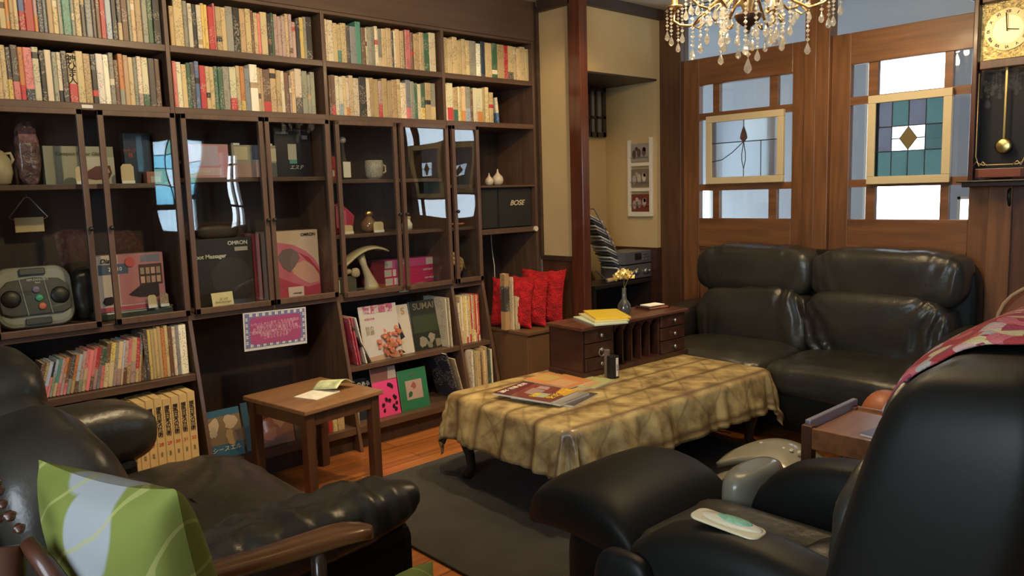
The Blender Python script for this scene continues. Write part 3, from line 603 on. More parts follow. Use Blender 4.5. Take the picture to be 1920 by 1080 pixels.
g = MB(); blob(g, [(0, .12), (1, .12), (1, .42), (.9, .56), (.75, .68), (.5, .79), (.2, .84), (0, .80)], -.0012, 0, (.62, .17, .24), wd, h); blob(g, [(0, 0), (1, 0), (1, .17), (.75, .13), (.45, .22), (.2, .32), (0, .36)], -.002, 0, (.50, .07, .12), wd, h); blob(g, [(.45, .42), (.55, .5), (.7, .54), (.85, .48), (.98, .34), (.97, .2), (.8, .18), (.62, .26), (.5, .34)], -.0022, 0, (.66, .36, .28), wd, h); blob(g, [(.62, .66), (.8, .58), (1, .36), (1, .28), (.9, .42), (.75, .54)], -.0026, 0, (.45, .05, .08), wd, h); obj('arm_picture', g, CARD, d, local=True)
obj('shell_picture', blob(MB(), [(.2, .62), (.3, .72), (.45, .74), (.58, .68), (.62, .58), (.52, .46), (.42, .38), (.3, .46)], -.004, -.002, (.20, .15, .15), wd, h), CARD, d, local=True)
text('OMRON', .021, INK, d, (.085, -.003, h*.93), bold=True)
tc_ = thing('price_card', 'white price card before the pink and cream box', 'card', (-3.44, 1.745, zd+.0005), 90); obj('card_face', MB().box(-.045, .035, 0, .004, 0, .06), mat('pink_card', (.65, .48, .42), .6), tc_, local=True); text('massage', .014, INK, tc_, (0, -.001, .03))
# --- bay three
z_ = 1.338+.0005
d = thing('clear_bottle', 'slim clear bottle with silver ball stopper behind bay-three glass', 'bottle', (-3.52, 2.085, z_), 90)
obj('bottle_body', MB().lathe([(.022, 0), (.024, .01), (.024, .08), (.012, .11), (.008, .16), (.008, .19)], n=18), GL_VASE, d, local=True, smooth=True); obj('ball_stopper', MB().pill((0, 0, .2), (.035, .035, .035), 1), mat('frosted_ball', (.4, .4, .38), .3), d, local=True, smooth=True); obj('paper_label', MB().box(-.02, .022, -.028, -.024, .012, .09), PAPER, d, local=True)
d = thing('red_soap_packet', 'small red packet left of the clear bottle', 'packet', (-3.53, 2.02, z_), 90); obj('packet_body', MB().box(-.025, .025, 0, .03, 0, .12), mat('packet_red', (.55, .04, .04), .4), d, local=True, bevel=.004); obj('packet_label', MB().box(-.015, .015, -.002, 0, .02, .05), PAPER, d, local=True)
d = thing('reflection_mug', 'speckled cream mug standing in for a reflection beside the divider of bay three', 'mug', (-3.53, 2.27, z_), 90); obj('cup', MB().lathe([(.03, 0), (.045, .02), (.05, .07), (.045, .1), (.04, .1), (.04, .09)], n=22), mat('speckled_glaze', (.45, .4, .32), .4, var=(150, .4)), d, local=True, smooth=True); obj('handle', MB().tube([(.045, 0, .08), (.07, 0, .07), (.07, 0, .04), (.046, 0, .03)], .006), mat('speckled_glaze', (.45, .4, .32)), d, local=True, smooth=True)  # solid mug added in place of a reflection in the cabinet glass
z_ = 1.0645
d = thing('pink_gift_bag', 'folded crimson pouch standing behind the leftmost bay-three glass', 'pouch', (-3.53, 2.07, z_), 90); obj('pouch_body', MB().prism([(-.05, 0), (.05, 0), (.07, .09), (-.01, .16), (-.05, .15)], 0, .04, 'y'), mat('crimson_pouch', (.42, .04, .09), .35), d, local=True, bevel=.006); obj('pouch_fold', MB().box(-.045, -.02, -.006, 0, .03, .14).box(-.005, .015, -.006, 0, .03, .12), mat('pink_fold', (.55, .12, .2), .35), d, local=True)
tagcard(2.065, z_, 'oval cream card before the crimson pouch', .07, .045, -3.49)
d = thing('amber_bottle', 'squat amber glass jar with gold cap behind bay-three glass', 'jar', (-3.52, 2.215, z_), 90); obj('jar_body', MB().lathe([(.03, 0), (.045, .015), (.045, .05), (.02, .075), (.02, .085)], n=20), mat('amber_glass', (.22, .12, .06), .15, coat=.8), d, local=True, smooth=True); obj('gold_cap', MB().lathe([(.024, .085), (.024, .11), (.01, .115)], n=18), GOLD, d, local=True, smooth=True)
tagcard(2.235, z_, 'oval cream card before the amber jar', .06, .055, -3.46)
d = thing('small_white_jar', 'small white jar on the middle shelf behind the widest bay-three glass', 'jar', (-3.54, 2.47, z_), 90); obj('jar_body', MB().lathe([(.028, 0), (.03, .03), (.02, .045), (.018, .06)], n=20), PAPER, d, local=True, smooth=True); obj('jar_lid', MB().lathe([(.022, .06), (.022, .07), (.01, .073)], n=16), CREAMCARD, d, local=True)
d = thing('pink_shell_dish', 'shallow salmon dish on the middle shelf behind the narrow glass', 'dish', (-3.50, 2.775, z_), 90); obj('dish_body', MB().lathe([(.02, 0), (.05, .012), (.055, .02), (.045, .016), (.01, .006)], n=22), mat('salmon', (.65, .25, .16), .35), d, local=True, smooth=True)
z_ = zd-.0095
d = thing('massage_wand', 'cream curved arched massage stand with a flared foot', 'massager', (-3.50, 2.15, z_), 90)
arc = [(-.115+.23*k/12, 0, .145+.07*sin(pi*(.15+.6*k/12))) for k in range(13)]
SH = mat('cream_plastic', (.50, .42, .27), .35, coat=.3)
ca = MB(); ca.grid(lambda u, v: Vector((-.125+.26*u, -.05+.10*v, .115+.105*sin(pi*(.08+.62*u))+.012*sin(pi*v))), 16, 6); obj('canopy', ca, SH, d, local=True, smooth=True, solid=.008)
st_ = MB(); st_.tube([(-.01, 0, .19), (.01, 0, .13), (.03, 0, .08), (.045, 0, .03), (.05, 0, .0)], [.022, .016, .022, .036, .044], 16); obj('stem', st_, SH, d, local=True, smooth=True)
obj('hanging_clips', MB().pill((-.09, 0, .11), (.04, .03, .03), .8).pill((-.045, 0, .10), (.05, .03, .05), .8), SH, d, local=True, smooth=True)
d = thing('clear_storage_box', 'smoky clear plastic box on the bay-three floor shelf', 'box', (-3.50, 2.05, z_), 90); obj('box_body', MB().box(-.06, .06, 0, .1, 0, .085), mat('smoky_plastic', (.10, .10, .085), .15, coat=.6), d, local=True, bevel=.004); obj('paper_slip', MB().box(-.055, -.04, -.002, 0, .005, .07), PAPER, d, local=True)
for k in range(3):
    zz = z_+.047*k
    nm = ['bottom', 'middle', 'top'][k]
    d, wd, h = carton('hot_pink_box', 'flat hot-pink box with white corner, %s one of the stack of three' % nm, 'box', 2.25, 2.69 - .02*(k == 1), zz, .0465, .12, (.60, .03, .14) if k < 2 else (.62, .10, .30), [(0, .17, 0, 1, (.22, .02, .04)), (.17, .28, .1, .9, (.55, .5, .42)), (.8, .98, .1, .9, (.70, .64, .56)) if k == 2 else (.30, .35, .1, .9, (.75, .66, .6))], -3.56, group='stack of hot-pink boxes')
    text('SLIM PACK', .014, PAPER, d, (.15 if k < 2 else -.03, -.003, h*.5), bold=True)
d = thing('wooden_back_scratcher', 'pair of pale wooden curved claws poking out behind the narrow glass', 'back scratcher', (-3.50, 2.74, zd-.0145), 90)
for k in range(3): obj('claw', MB().tube([(-.06+.005*k, .02, .16-.02*k), (.02, .01, .15-.025*k), (.07, 0, .115-.02*k), (.095-.02*k, 0, .06-.012*k)], [.008, .013, .011, .004], 8), mat('pale_wood', (.5, .33, .18), .45), d, local=True, smooth=True)
obj('base_stand', MB().tube([(-.06, .02, .17), (-.06, .02, .0)], .008, 8), BLACK, d, local=True)
# --- bay four: open shelves
for k, (yy, s_) in enumerate(((3.018, .85), (3.085, 1.12))):
    d = thing('onion_shaped_vase', 'small white onion-shaped vase on the speaker shelf, the %s one' % ['lower left', 'taller right'][k], 'vase', (-3.47, yy, 1.2925), 90, 'white onion-shaped vases')
    obj('body', MB().lathe([(r*s_, z*s_) for r, z in ((.012, 0), (.026, .008), (.031, .028), (.026, .045), (.013, .058), (.006, .068), (.003, .085))], n=22), mat('white_glaze', (.55, .47, .36), .25), d, local=True, smooth=True)
def speaker(y0, y1, label, badge):
    d = thing('bookshelf_speaker', label, 'speaker', (-3.425, (y0+y1)/2, 1.0405), 90, 'black speakers'); wd = y1-y0
    obj('cabinet', MB().box(-wd/2, wd/2, .012, .2, 0, .245), BLACK, d, local=True, bevel=.004); obj('grille', MB().box(-wd/2+.004, wd/2-.004, 0, .012, .004, .241), mat('grille_cloth', (.013, .013, .012), .9, bump=(300, .5, .002)), d, local=True, bevel=.003)
    if badge: text('BOSE', .042, mat('badge_silver', (.75, .66, .45), .3, .3), d, (.01, -.002, .145), bold=True, shear=.35, squeeze=1.15)
speaker(2.9, 3.038, 'narrow black speaker box without a badge, left of the lettered speaker', False); speaker(3.045, 3.315, 'wide black speaker with silver lettering on its cloth front', True)
d = thing('white_cable', 'thin white cable hanging under the speaker shelf', 'cable'); d.location = (-3.6, 3.14, .7)
obj('cable_run', MB().tube([(-3.6, 3.13, 1.01), (-3.6, 3.135, .9), (-3.6, 3.15, .8), (-3.6, 3.15, .6)], .003), PAPER, d, smooth=True)
# --- magazines in the lower rack
def magazine(y0, y1, z, h, label, base, art=None, txts=(), lean=14, x=None, rz=90, tilt=0, th=.007, nm='magazine', grp=None):
    x = x if x is not None else Fr.x(z)-.03
    d = thing(nm, label, 'magazine', (x, (y0+y1)/2, z), rz, grp); wd = y1-y0; Ml = T(0, 0, 0, -lean, 0, 0) @ T(0, 0, 0, 0, tilt, 0)
    obj('pages', MB().box(-wd/2+.001, wd/2-.001, .001, th, .001, h-.001, M=Ml), PAPER, d, local=True)
    obj('front_cover', MB().box(-wd/2, wd/2, -.0006, .001, 0, h, base, M=Ml), CARD, d, local=True)
    if art:
        g = MB()
        for k, (pts, col) in enumerate(art): g.prism([(-wd/2+p[0]*wd, p[1]*h) for p in pts], -.0012-.0004*k, -.0005, 'y', Ml, col=col)
        obj('cover_picture', g, CARD, d, local=True)
    for s, sz, m_, fx, fz, kw in txts:
        t_ = text(s, sz, m_, d, (0, 0, 0), **kw); Mx = Ml @ T((fx-.5)*wd, -.0034, fz*h, 90, 0, 0); t_.location = Mx.to_translation(); t_.rotation_euler = Mx.to_euler()
    return d
def leafblob(cx, cz, r, n=11, k=.35): return [(cx+r*(1+k*random.uniform(-1, 1))*cos(2*pi*i/n)*.9, cz+r*(1+k*random.uniform(-1, 1))*sin(2*pi*i/n)*.75) for i in range(n)]
PINKI = mat('magenta_ink', (.45, .07, .18), .6)
zr = .4105
magazine(2.062, 2.29, zr, .285, 'autumn-leaf magazine with pink Japanese title on the rack', (.50, .48, .46), [([(0, 0), (1, 0), (1, .12), (0, .07)], (.40, .27, .18))]+[(leafblob(min(.95, max(.3, random.gauss(.72, .15))), min(.6, max(.03, random.gauss(.24, .14))), random.uniform(.03, .07), 7), jit((.46, .17, .10), .35)) for _ in range(55)],
         [('家庭画報', .046, PINKI, .5, .92, dict(bold=True)), ('秋の\n京都', .026, mat('grey_ink', (.3, .24, .12)), .22, .55, dict(ls=.9)), ('紅葉の名所', .012, PINKI, .25, .76, {})], 10, -3.375)
magazine(2.24, 2.385, zr, .265, 'fashion magazine showing a standing woman in a black dress', (.52, .48, .42), [([(.2, .9), (.3, .97), (.42, .96), (.48, .84), (.4, .74), (.55, .6), (.6, .45), (.68, .34), (.5, .30), (.46, .1), (.6, .03), (.36, .03), (.32, .3), (.15, .34), (.2, .5), (.16, .66), (.22, .74)], (.02, .02, .03)), ([(.25, .86), (.35, .93), (.42, .86), (.36, .78)], (.45, .28, .2)), (leafblob(.1, .35, .09), (.6, .04, .06))],
         [('S', .05, mat('tan_ink', (.45, .25, .12), .6), .75, .86, dict(bold=True))], 12, -3.40)
magazine(2.395, 2.60, zr, .27, 'dark garden magazine with a stepping-stone picture', (.020, .022, .015), [([(.05, .35), (.95, .35), (.95, .7), (.05, .7)], (.035, .05, .02)), (leafblob(.3, .15, .14), (.22, .20, .15)), (leafblob(.6, .22, .12), (.25, .22, .17)), (leafblob(.8, .1, .13), (.20, .18, .13)), (leafblob(.5, .08, .1), (.17, .16, .12))], [('SUMAI', .05, mat('dim_ink', (.16, .14, .10), .6), .45, .88, dict(bold=True))], 10, -3.41)
# thin ones at the left of the rack, leaning
for k, (yy, tl, c, nm_) in enumerate(((1.985, 9, (.45, .05, .09), 'red'), (2.0, 9, (.50, .08, .14), 'crimson'), (2.035, 12, (.72, .68, .60), 'white'), (2.06, 26, (.05, .045, .035), 'dark, wide open'))):
    o = place_book(yy+.02, zr+.003, .007 if k < 3 else .01, .245, [(1, c)], Fr.x(zr)-.02, .19, -tl, 'magazine')
    tag(o, 'thin %s magazine leaning at the left end of the display rack' % nm_, 'magazine', 'thin magazines leaning at the left of the rack')
for k in range(2):
    o = place_book(2.582+.022*k, zr+.001, .007, .275, [(1, (.62, .56, .42))], Fr.x(zr)-.015, .2, -3, 'magazine'); tag(o, 'thin cream magazine standing upright right of the garden magazine, %s of two' % ['left', 'right'][k], 'magazine', 'thin cream magazines on the rack')
y = 2.672; names = 'wowcwyycopwr'; k = 0
for c in 'wcwcywcyrworcr':
    wd = random.uniform(.009, .013); h = .235 if k == 0 else .265+random.uniform(-.006, .006)
    if y+wd > 2.866: break
    o = place_book(y+wd/2, zr+.001, wd-.001, h, [(random.uniform(.1, .3), jit(PC[random.choice('yrcw')][0])), (1, jit(PC[c][0]))], Fr.x(zr)-.03, .2, -1.5, 'magazine'); tag(o, '%s-spined magazine, %s from the left in the narrow upper rack' % (PC[c][1], ordi(k+1)), 'magazine', 'magazines in the narrow upper rack'); y += wd; k += 1
y = 2.70; zr2 = .1205; k = 0
for c in 'wgtctntccdGw':
    wd = random.uniform(.011, .015); h = .255+random.uniform(-.014, .012)
    if y+wd > 2.862: break
    o = place_book(y+wd/2, zr2, wd-.001, h, [(1, jit(PC[c][0]))], Fr.x(zr2)-.02, .2, -1.5, 'magazine'); tag(o, '%s magazine, %s from the left in the narrow lower rack' % (PC[c][1], ordi(k+1)), 'magazine', 'magazines in the narrow lower rack'); y += wd; k += 1
magazine(1.965, 2.12, zr2, .21, 'dark magazine with white script title behind the side table corner', (.02, .025, .04), None, [('のある\n暮らし', .026, PAPER, .6, .8, dict(ls=.9))], 12, -3.37)
magazine(2.085, 2.235, zr2, .255, 'bright pink magazine covered in black cartoon drawings', (.72, .07, .25), [([(0, .72), (1, .72), (1, 1), (0, 1)], (.20, .09, .08)), ([(.65, .74), (1, .74), (1, .98), (.7, .98)], (.38, .34, .30))]+[(leafblob(random.uniform(.12, .88), random.uniform(.1, .66), .055, 7), (.03, .01, .02)) for _ in range(16)], [], 10, -3.335)
magazine(2.245, 2.425, zr2, .215, 'green magazine with a pale square illustration', (.03, .17, .085), [([(.22, .25), (.8, .25), (.8, .72), (.22, .72)], (.42, .30, .26)), (leafblob(.35, .38, .1), (.03, .10, .05)), (leafblob(.5, .58, .1), (.30, .10, .09))], [('CRAFT', .014, mat('dim_ink', (.16, .14, .10)), .5, .85, {})], 10, -3.335)
for k, (yy, tl, c, nm_) in enumerate(((2.60, 17, (.035, .04, .06), 'dark blue'), (2.635, 15, (.50, .42, .28), 'beige'))):
    o = place_book(yy, zr2+.003, .009, .28-.04*k, [(1, c)], Fr.x(zr2)-.02, .2, -tl, 'magazine'); tag(o, 'thin %s magazine leaning in the lower rack beyond the green one' % nm_, 'magazine')
# bay two floor shelf
magazine(1.225, 1.385, zr2, .215, 'blue magazine with a cloudy photograph and pale title', (.04, .13, .22), [([(0, .28), (1, .28), (1, .86), (0, .86)], (.20, .15, .09)), (leafblob(.25, .7, .2), (.50, .44, .34)), (leafblob(.7, .72, .22), (.45, .37, .26)), (leafblob(.7, .42, .2), (.36, .27, .16)), (leafblob(.2, .55, .14), (.42, .38, .30))], [('シースエル', .026, PAPER, .5, .18, dict(shear=.2))], 12, -3.33)
magazine(1.40, 1.43, zr2, .22, 'narrow blue magazine edge standing beside the cloudy one', (.03, .08, .13), None, (), 12, -3.34)
magazine(1.44, 1.63, zr2, .20, 'copper-toned glossy picture magazine on the bay-two floor shelf', (.42, .17, .08), [([(0, .6), (1, .75), (1, 1), (0, 1)], (.06, .03, .03)), (leafblob(.7, .55, .2), (.60, .34, .20)), (leafblob(.4, .3, .2), (.52, .24, .13))], [], 14, -3.33)
magazine(1.64, 1.715, zr2, .17, 'small brown striped leaflet behind the side table leg', (.20, .13, .08), None, (), 12, -3.34)
y = 1.735
for k, (c, wd) in enumerate((('c', .024), ('r', .012), ('d', .022), ('r', .024), ('c', .026), ('t', .04))):
    o = place_book(y+wd/2, zr2, wd-.001, .17+.012*(k % 2), [(1, jit(PC[c][0]))], Fr.x(zr2)-.03, .15); tag(o, '%s book, %s from the left on the floor shelf seen under the side table' % (PC[c][1], ordi(k+1)), 'book', 'books seen under the side table'); y += wd
o = place_book(1.958, zr2, .02, .2, [(1, (.5, .48, .42))], Fr.x(zr2)-.03, .15); tag(o, 'white leaflet standing at the start of the third bay floor shelf', 'leaflet')
# pink paper sign under the glass of bay two
d = thing('paper_sign', 'pink-purple paper sign with blue border under the glass doors', 'sign', (-3.376, 1.59, .567), 90)
Ms = T(0, 0, 0, 0, 1.5, 0)
obj('sign_paper', MB().box(-.155, .155, 0, .0015, 0, .175, M=Ms), mat('sign_white', (.62, .62, .62), .6), d, local=True)
g = MB(); g.box(-.148, .148, -.001, 0, .012, .17, (.16, .18, .36), M=Ms); obj('border', g, CARD, d, local=True)
obj('panel', MB().prism(rr(.25, .125, .02, cz=.088), -.002, -.001, 'y', Ms, col=(.36, .07, .20)), CARD, d, local=True)
hs = MB()
for k in range(9):
    for zz in (.155, .015): hs.box(-.125+.031*k, -.120+.031*k, -.0015, -.001, zz, zz+.014, M=Ms @ T(0, 0, 0, 0, 0, 0)); hs.box(-.117+.031*k, -.113+.031*k, -.0015, -.001, zz, zz+.014, M=Ms)
for k in range(5):
    for xx in (-.145, .135): hs.box(xx, xx+.01, -.0015, -.001, .03+.027*k, .034+.027*k, M=Ms); hs.box(xx, xx+.01, -.0015, -.001, .038+.027*k, .042+.027*k, M=Ms)
obj('hatching', hs, PAPER, d, local=True)
text('いらっしゃいませ こちらの商品は\n自由にお試しいただけます\n足つぼマッサージ器 肩たたき器\nご使用後は元の場所へお戻しください\nお気軽にスタッフまで\nごゆっくりどうぞ', .0155, mat('pale_pink_ink', (.75, .48, .58), .6), d, (0, -.003, .088), ls=.85)
tc_ = thing('white_sticker', 'small white sticker above the gap of the first glass doors', 'sticker', (-3.399, .888, 1.628), 90); obj('sticker', MB().box(-.02, .02, -.002, 0, 0, .013), PAPER, tc_, local=True)
tc_ = thing('door_catch', 'small pale green catch under the bay-three glass doors', 'catch', (-3.395, 2.325, .745), 90); obj('catch_plate', MB().box(-.03, .03, -.006, 0, 0, .015), mat('catch_green', (.3, .35, .28), .4), tc_, local=True)
# ================================================================ carpet
CP = mat('dark_brown_carpet', (.036, .030, .025), .95, bump=(350, .9, .01), var=(9, .25), sheen=.1)
tag(obj('carpet', MB().box(-2.87, -.9, 1.50, 3.25, 0.0005, .012), CP, bevel=.003), 'dark brown carpet lying under the low table on the orange floor', 'carpet')
# ================================================================ low table with its cloth
TZ = .395; TX0, TX1, TY0, TY1 = -2.61, -1.85, 1.99, 3.31; TR = radians(-2.5)
tcx, tcy = (TX0+TX1)/2, (TY0+TY1)/2; hx, hy = (TX1-TX0)/2, (TY1-TY0)/2
tb = thing('low_table', 'low dark wooden table on curved cabriole legs under the patterned cloth', 'table', (tcx, tcy, 0), -2.5)
TBW = wood('dark_table_wood', (.035, .018, .012), .35, .3, 'x', .3)
obj('tabletop', MB().box(-hx+.01, hx-.01, -hy+.01, hy-.01, TZ-.035, TZ-.004), TBW, tb, local=True, bevel=.006)
obj('apron', MB().box(-hx+.05, hx-.05, -hy+.05, hy-.05, TZ-.10, TZ-.035), TBW, tb, local=True)
for sx in (-1, 1):
    for sy in (-1, 1):
        px, py = sx*(hx-.07), sy*(hy-.07); o_ = Vector((sx, sy, 0))*.7071
        pts = [(Vector((px, py, 0))+o_*a+Vector((0, 0, z))) for a, z in ((.0, TZ-.04), (.03, TZ-.08), (.042, TZ-.13), (.03, .2), (.008, .12), (.0, .06), (.02, .026), (.04, .020))]
        obj('leg', MB().tube(pts, [.036, .042, .040, .029, .022, .020, .026, .017], 12), TBW, tb, local=True, smooth=True)
def cloth_mat():
    m = bpy.data.materials.new('golden_print_cloth'); m.use_nodes = True; N = m.node_tree.nodes; L = m.node_tree.links; p = N['Principled BSDF']
    p.inputs['Roughness'].default_value = .55; p.inputs['Coat Weight'].default_value = .5; p.inputs['Coat Roughness'].default_value = .22
    uv = N.new('ShaderNodeUVMap'); uv.uv_map = 'uv'; sp = N.new('ShaderNodeSeparateXYZ')
    nz = N.new('ShaderNodeTexNoise'); nz.inputs['Scale'].default_value = 9; L.new(uv.outputs[0], nz.inputs['Vector'])
    wv = N.new('ShaderNodeVectorMath'); wv.operation = 'MULTIPLY_ADD'; wv.inputs[1].default_value = (.02, .02, .0); L.new(nz.outputs['Color'], wv.inputs[0]); L.new(uv.outputs[0], wv.inputs[2])
    L.new(wv.outputs[0], sp.inputs[0])
    def mth(op, a, b=None):
        n = N.new('ShaderNodeMath'); n.operation = op
        for k, v in enumerate((a, b)):
            if v is None: continue
            if hasattr(v, 'is_output'): L.new(v, n.inputs[k])
            else: n.inputs[k].default_value = v
        return n.outputs[0]
    def line(v, per, wdt):   # distance to the nearest line of a family, soft
        t = mth('FRACT', mth('MULTIPLY', v, 1/per)); d = mth('ABSOLUTE', mth('SUBTRACT', t, .5)); d = mth('MULTIPLY', d, per)
        return mth('SMOOTH_MAX', 0, mth('SUBTRACT', 1, mth('MULTIPLY', d, 1/wdt)))
    u, v = sp.outputs[0], sp.outputs[1]   # u across, v along
    s1 = line(u, .165, .021)
    a = line(mth('ADD', v, mth('MULTIPLY', u, .9)), .23, .013); b = line(mth('SUBTRACT', v, mth('MULTIPLY', u, .8)), .23, .010)
    tot = mth('MINIMUM', mth('MAXIMUM', s1, mth('MAXIMUM', mth('MULTIPLY', a, .5), mth('MULTIPLY', b, .38))), 1)
    n2 = N.new('ShaderNodeTexNoise'); n2.inputs['Scale'].default_value = 11; n2.inputs['Detail'].default_value = 4; L.new(uv.outputs[0], n2.inputs['Vector'])
    r = N.new('ShaderNodeValToRGB'); r.color_ramp.elements[0].position = .32; r.color_ramp.elements[0].color = (.17, .105, .04, 1); r.color_ramp.elements[1].position = .66; r.color_ramp.elements[1].color = (.60, .46, .20, 1); L.new(n2.outputs[0], r.inputs[0])
    mx = N.new('ShaderNodeMix'); mx.data_type = 'RGBA'; L.new(mth('MULTIPLY', tot, .88), mx.inputs[0]); L.new(r.outputs[0], mx.inputs[6]); mx.inputs[7].default_value = (.10, .055, .022, 1); L.new(mx.outputs[2], p.inputs['Base Color'])
    n3 = N.new('ShaderNodeTexNoise'); n3.inputs['Scale'].default_value = 14; L.new(uv.outputs[0], n3.inputs['Vector']); bp = N.new('ShaderNodeBump'); bp.inputs['Strength'].default_value = .35; bp.inputs['Distance'].default_value = .012; L.new(n3.outputs[0], bp.inputs['Height']); L.new(bp.outputs[0], p.inputs['Normal']); L.new(bp.outputs[0], p.inputs['Coat Normal'])
    return m
ov = .19; cm = MB(); uvs = []; nu, nv = 90, 120; cr = .05
for j in range(nv):
    for i in range(nu):
        x = (-hx-ov)+(2*hx+2*ov)*i/(nu-1); y = (-hy-ov)+(2*hy+2*ov)*j/(nv-1); uvs.append((x+3, y+3))
        qx = max(-hx+cr, min(hx-cr, x)); qy = max(-hy+cr, min(hy-cr, y)); d = Vector((x-qx, y-qy, 0)); L_ = d.length
        if L_ < 1e-6: cm.v.append(Vector((x, y, TZ))); continue
        n_ = d/L_; s_ = max(0, L_-cr); e_ = min(L_, cr)
        corner = min(abs(n_.x), abs(n_.y))*1.414
        th = math.atan2(n_.y, n_.x); peri = x*abs(n_.y)+y*abs(n_.x)
        rip = (.030*noise.noise(Vector((peri*9, 3, 0)))+.014*noise.noise(Vector((peri*26, 7, 0))))*min(1, s_/.12) + .02*corner*sin(th*9)*min(1, s_/.1)
        bend = min(s_, .02)
        pos = Vector((qx, qy, 0))+n_*(e_+bend*.5+.20*s_+rip); z = TZ-max(0, s_-bend*.4)*.985-.004*(e_/cr)**2
        cm.v.append(Vector((pos.x, pos.y, z)))
for j in range(nv-1):
    for i in range(nu-1): cm.f.append([j*nu+i, j*nu+i+1, (j+1)*nu+i+1, (j+1)*nu+i]); cm.c.append(None)
cm.uv = uvs
cl = obj('tablecloth', cm, cloth_mat(), None, smooth=True, solid=.002); cl.location = (tcx, tcy, 0); cl.rotation_euler = (0, 0, TR)
tag(cl, 'golden-brown printed cloth under clear vinyl draped over the low table', 'tablecloth')
# --- things on the low table
ZT = TZ+.0015
for k, (x, y, w_, l_, r_, z, col, lb) in enumerate(((-2.23, 2.26, .21, .30, 14, 0, (.10, .08, .07), 'dark magazine at the bottom of the pile on the patterned cloth'), (-2.25, 2.235, .21, .29, 8, .009, (.30, .27, .24), 'grey-edged magazine second from the bottom of the table pile'), (-2.28, 2.20, .21, .29, 10, .018, (.20, .06, .05), 'glossy dark-red travel magazine on top of the table pile'))):
    d = thing('magazine', lb, 'magazine', (x, y, ZT+z), r_-90, 'magazines piled on the low table')
    obj('pages', MB().box(-w_/2+.001, w_/2-.001, -l_/2+.001, l_/2-.001, 0, .008), PAPER, d, local=True)
    obj('front_cover', MB().box(-w_/2, w_/2, -l_/2, l_/2, .008, .009, col), CARD, d, local=True)
    if k == 2:
        g = MB(); q = lambda pts, c_, e: g.prism([(-w_/2+p[0]*w_, -l_/2+p[1]*l_) for p in pts], .009, .0094+.0003*e, 'z', col=c_)
        q([(0, .72), (.35, .78), (.5, 1), (0, 1)], (.68, .38, .06), 0); q([(.3, .35), (.7, .4), (.75, .62), (.35, .6)], (.36, .27, .24), 1); q([(.55, .6), (.85, .62), (.8, .8), (.5, .78)], (.42, .47, .32), 2); q([(0, 0), (1, 0), (1, .3), (0, .22)], (.12, .03, .03), 1); q([(.1, .38), (.3, .4), (.28, .6), (.08, .55)], (.40, .30, .30), 2)
        obj('cover_picture', g, CARD, d, local=True)
        text('まっぷる', .044, mat('yellow_ink', (.75, .55, .05), .5), d, (-.02, .105, .0100), 'z', bold=True); text('京都 奈良 大阪', .028, PAPER, d, (0, -.118, .0100), 'z', bold=True); text('最新', .03, mat('yellow_ink', (.75, .55, .05)), d, (.05, .03, .0105), 'z', bold=True)
for k, (x, y, r_, col, lb) in enumerate(((-2.40, 2.46, -75, (.62, .26, .10), 'orange-covered booklet fanned out behind the dark-red magazine'), (-2.33, 2.53, -70, (.45, .48, .22), 'lime and blue booklet fanned out nearest the brown drawer chest'))):
    d = thing('booklet', lb, 'booklet', (x, y, ZT+.004*(1-k)), r_+ -10, 'booklets fanned out on the low table')
    obj('pages', MB().box(-.09, .09, -.13, .13, 0, .0035), PAPER, d, local=True); g = MB().box(-.0905, .0905, -.1305, .1305, .0035, .0042, col); g.box(-.06, .05, -.12, -.02, .0042, .0046, jit((.6, .45, .15))).box(-.02, .08, 0, .1, .0042, .0046, jit((.62, .36, .2))); obj('front_cover', g, CARD, d, local=True)
# drawer chest on the table
d = thing('drawer_chest', 'dark mahogany desktop chest with small drawers and arched pigeonholes', 'chest', (-2.445, 2.955, ZT), 87.5)
dw, dd, dh = .375, .115, .235   # half width, half depth, height
obj('carcase', MB().box(-dw, dw, dd-.012, dd, .02, dh-.015).box(-dw, -dw+.012, -dd+.01, dd, .02, dh-.015).box(dw-.012, dw, -dd+.01, dd, .02, dh-.015).box(-dw+.20, -dw+.212, -dd+.01, dd, .02, dh-.015).box(dw-.212, dw-.20, -dd+.01, dd, .02, dh-.015), W_RED, d, local=True, bevel=.002)
obj('chest_top', MB().box(-dw-.012, dw+.012, -dd-.008, dd+.01, dh-.015, dh), wood('mahogany_top', (.10, .036, .02), .3, .3, 'x', .3), d, local=True, bevel=.003)
obj('plinth', MB().box(-dw-.01, dw+.01, -dd-.006, dd, 0, .024), W_RED, d, local=True, bevel=.003)
dz = (dh-.035)/3
for side_ in (-1, 1):
    for k in range(3):
        xa, xb_ = (-dw+.014, -dw+.198) if side_ < 0 else (dw-.198, dw-.014)
        dr = obj('drawer', MB().box(xa, xb_, -dd, -dd+.09, .022+dz*k+.002, .022+dz*(k+1)-.002), W_RED, d, local=True, bevel=.003)
        kb = obj('drawer_knob', MB().lathe([(.004, 0), (.004, .008), (.009, .012), (.008, .017), (.003, .019)], T((xa+xb_)/2, -dd, .022+dz*(k+.5), 90, 0, 0), 14), STEEL, dr, local=True, smooth=True)
        if side_ < 0 and k == 1: obj('ring_pull', MB().tube([((xa+xb_)/2+.018*cos(a), -dd-.012, .022+dz*1.3+.018*sin(a)) for a in [2*pi*i/14 for i in range(15)]], .0025, 6), STEEL, dr, local=True, smooth=True)
for k in range(1, 5): x_ = -dw+.212+k*(2*dw-.424)/5; obj('divider', MB().box(x_-.004, x_+.004, -dd+.012, dd-.012, .024, dh-.02), W_RED, d, local=True)
pw = (2*dw-.424)/5; poly = [(-dw+.212, dh-.015)]
ar = MB()
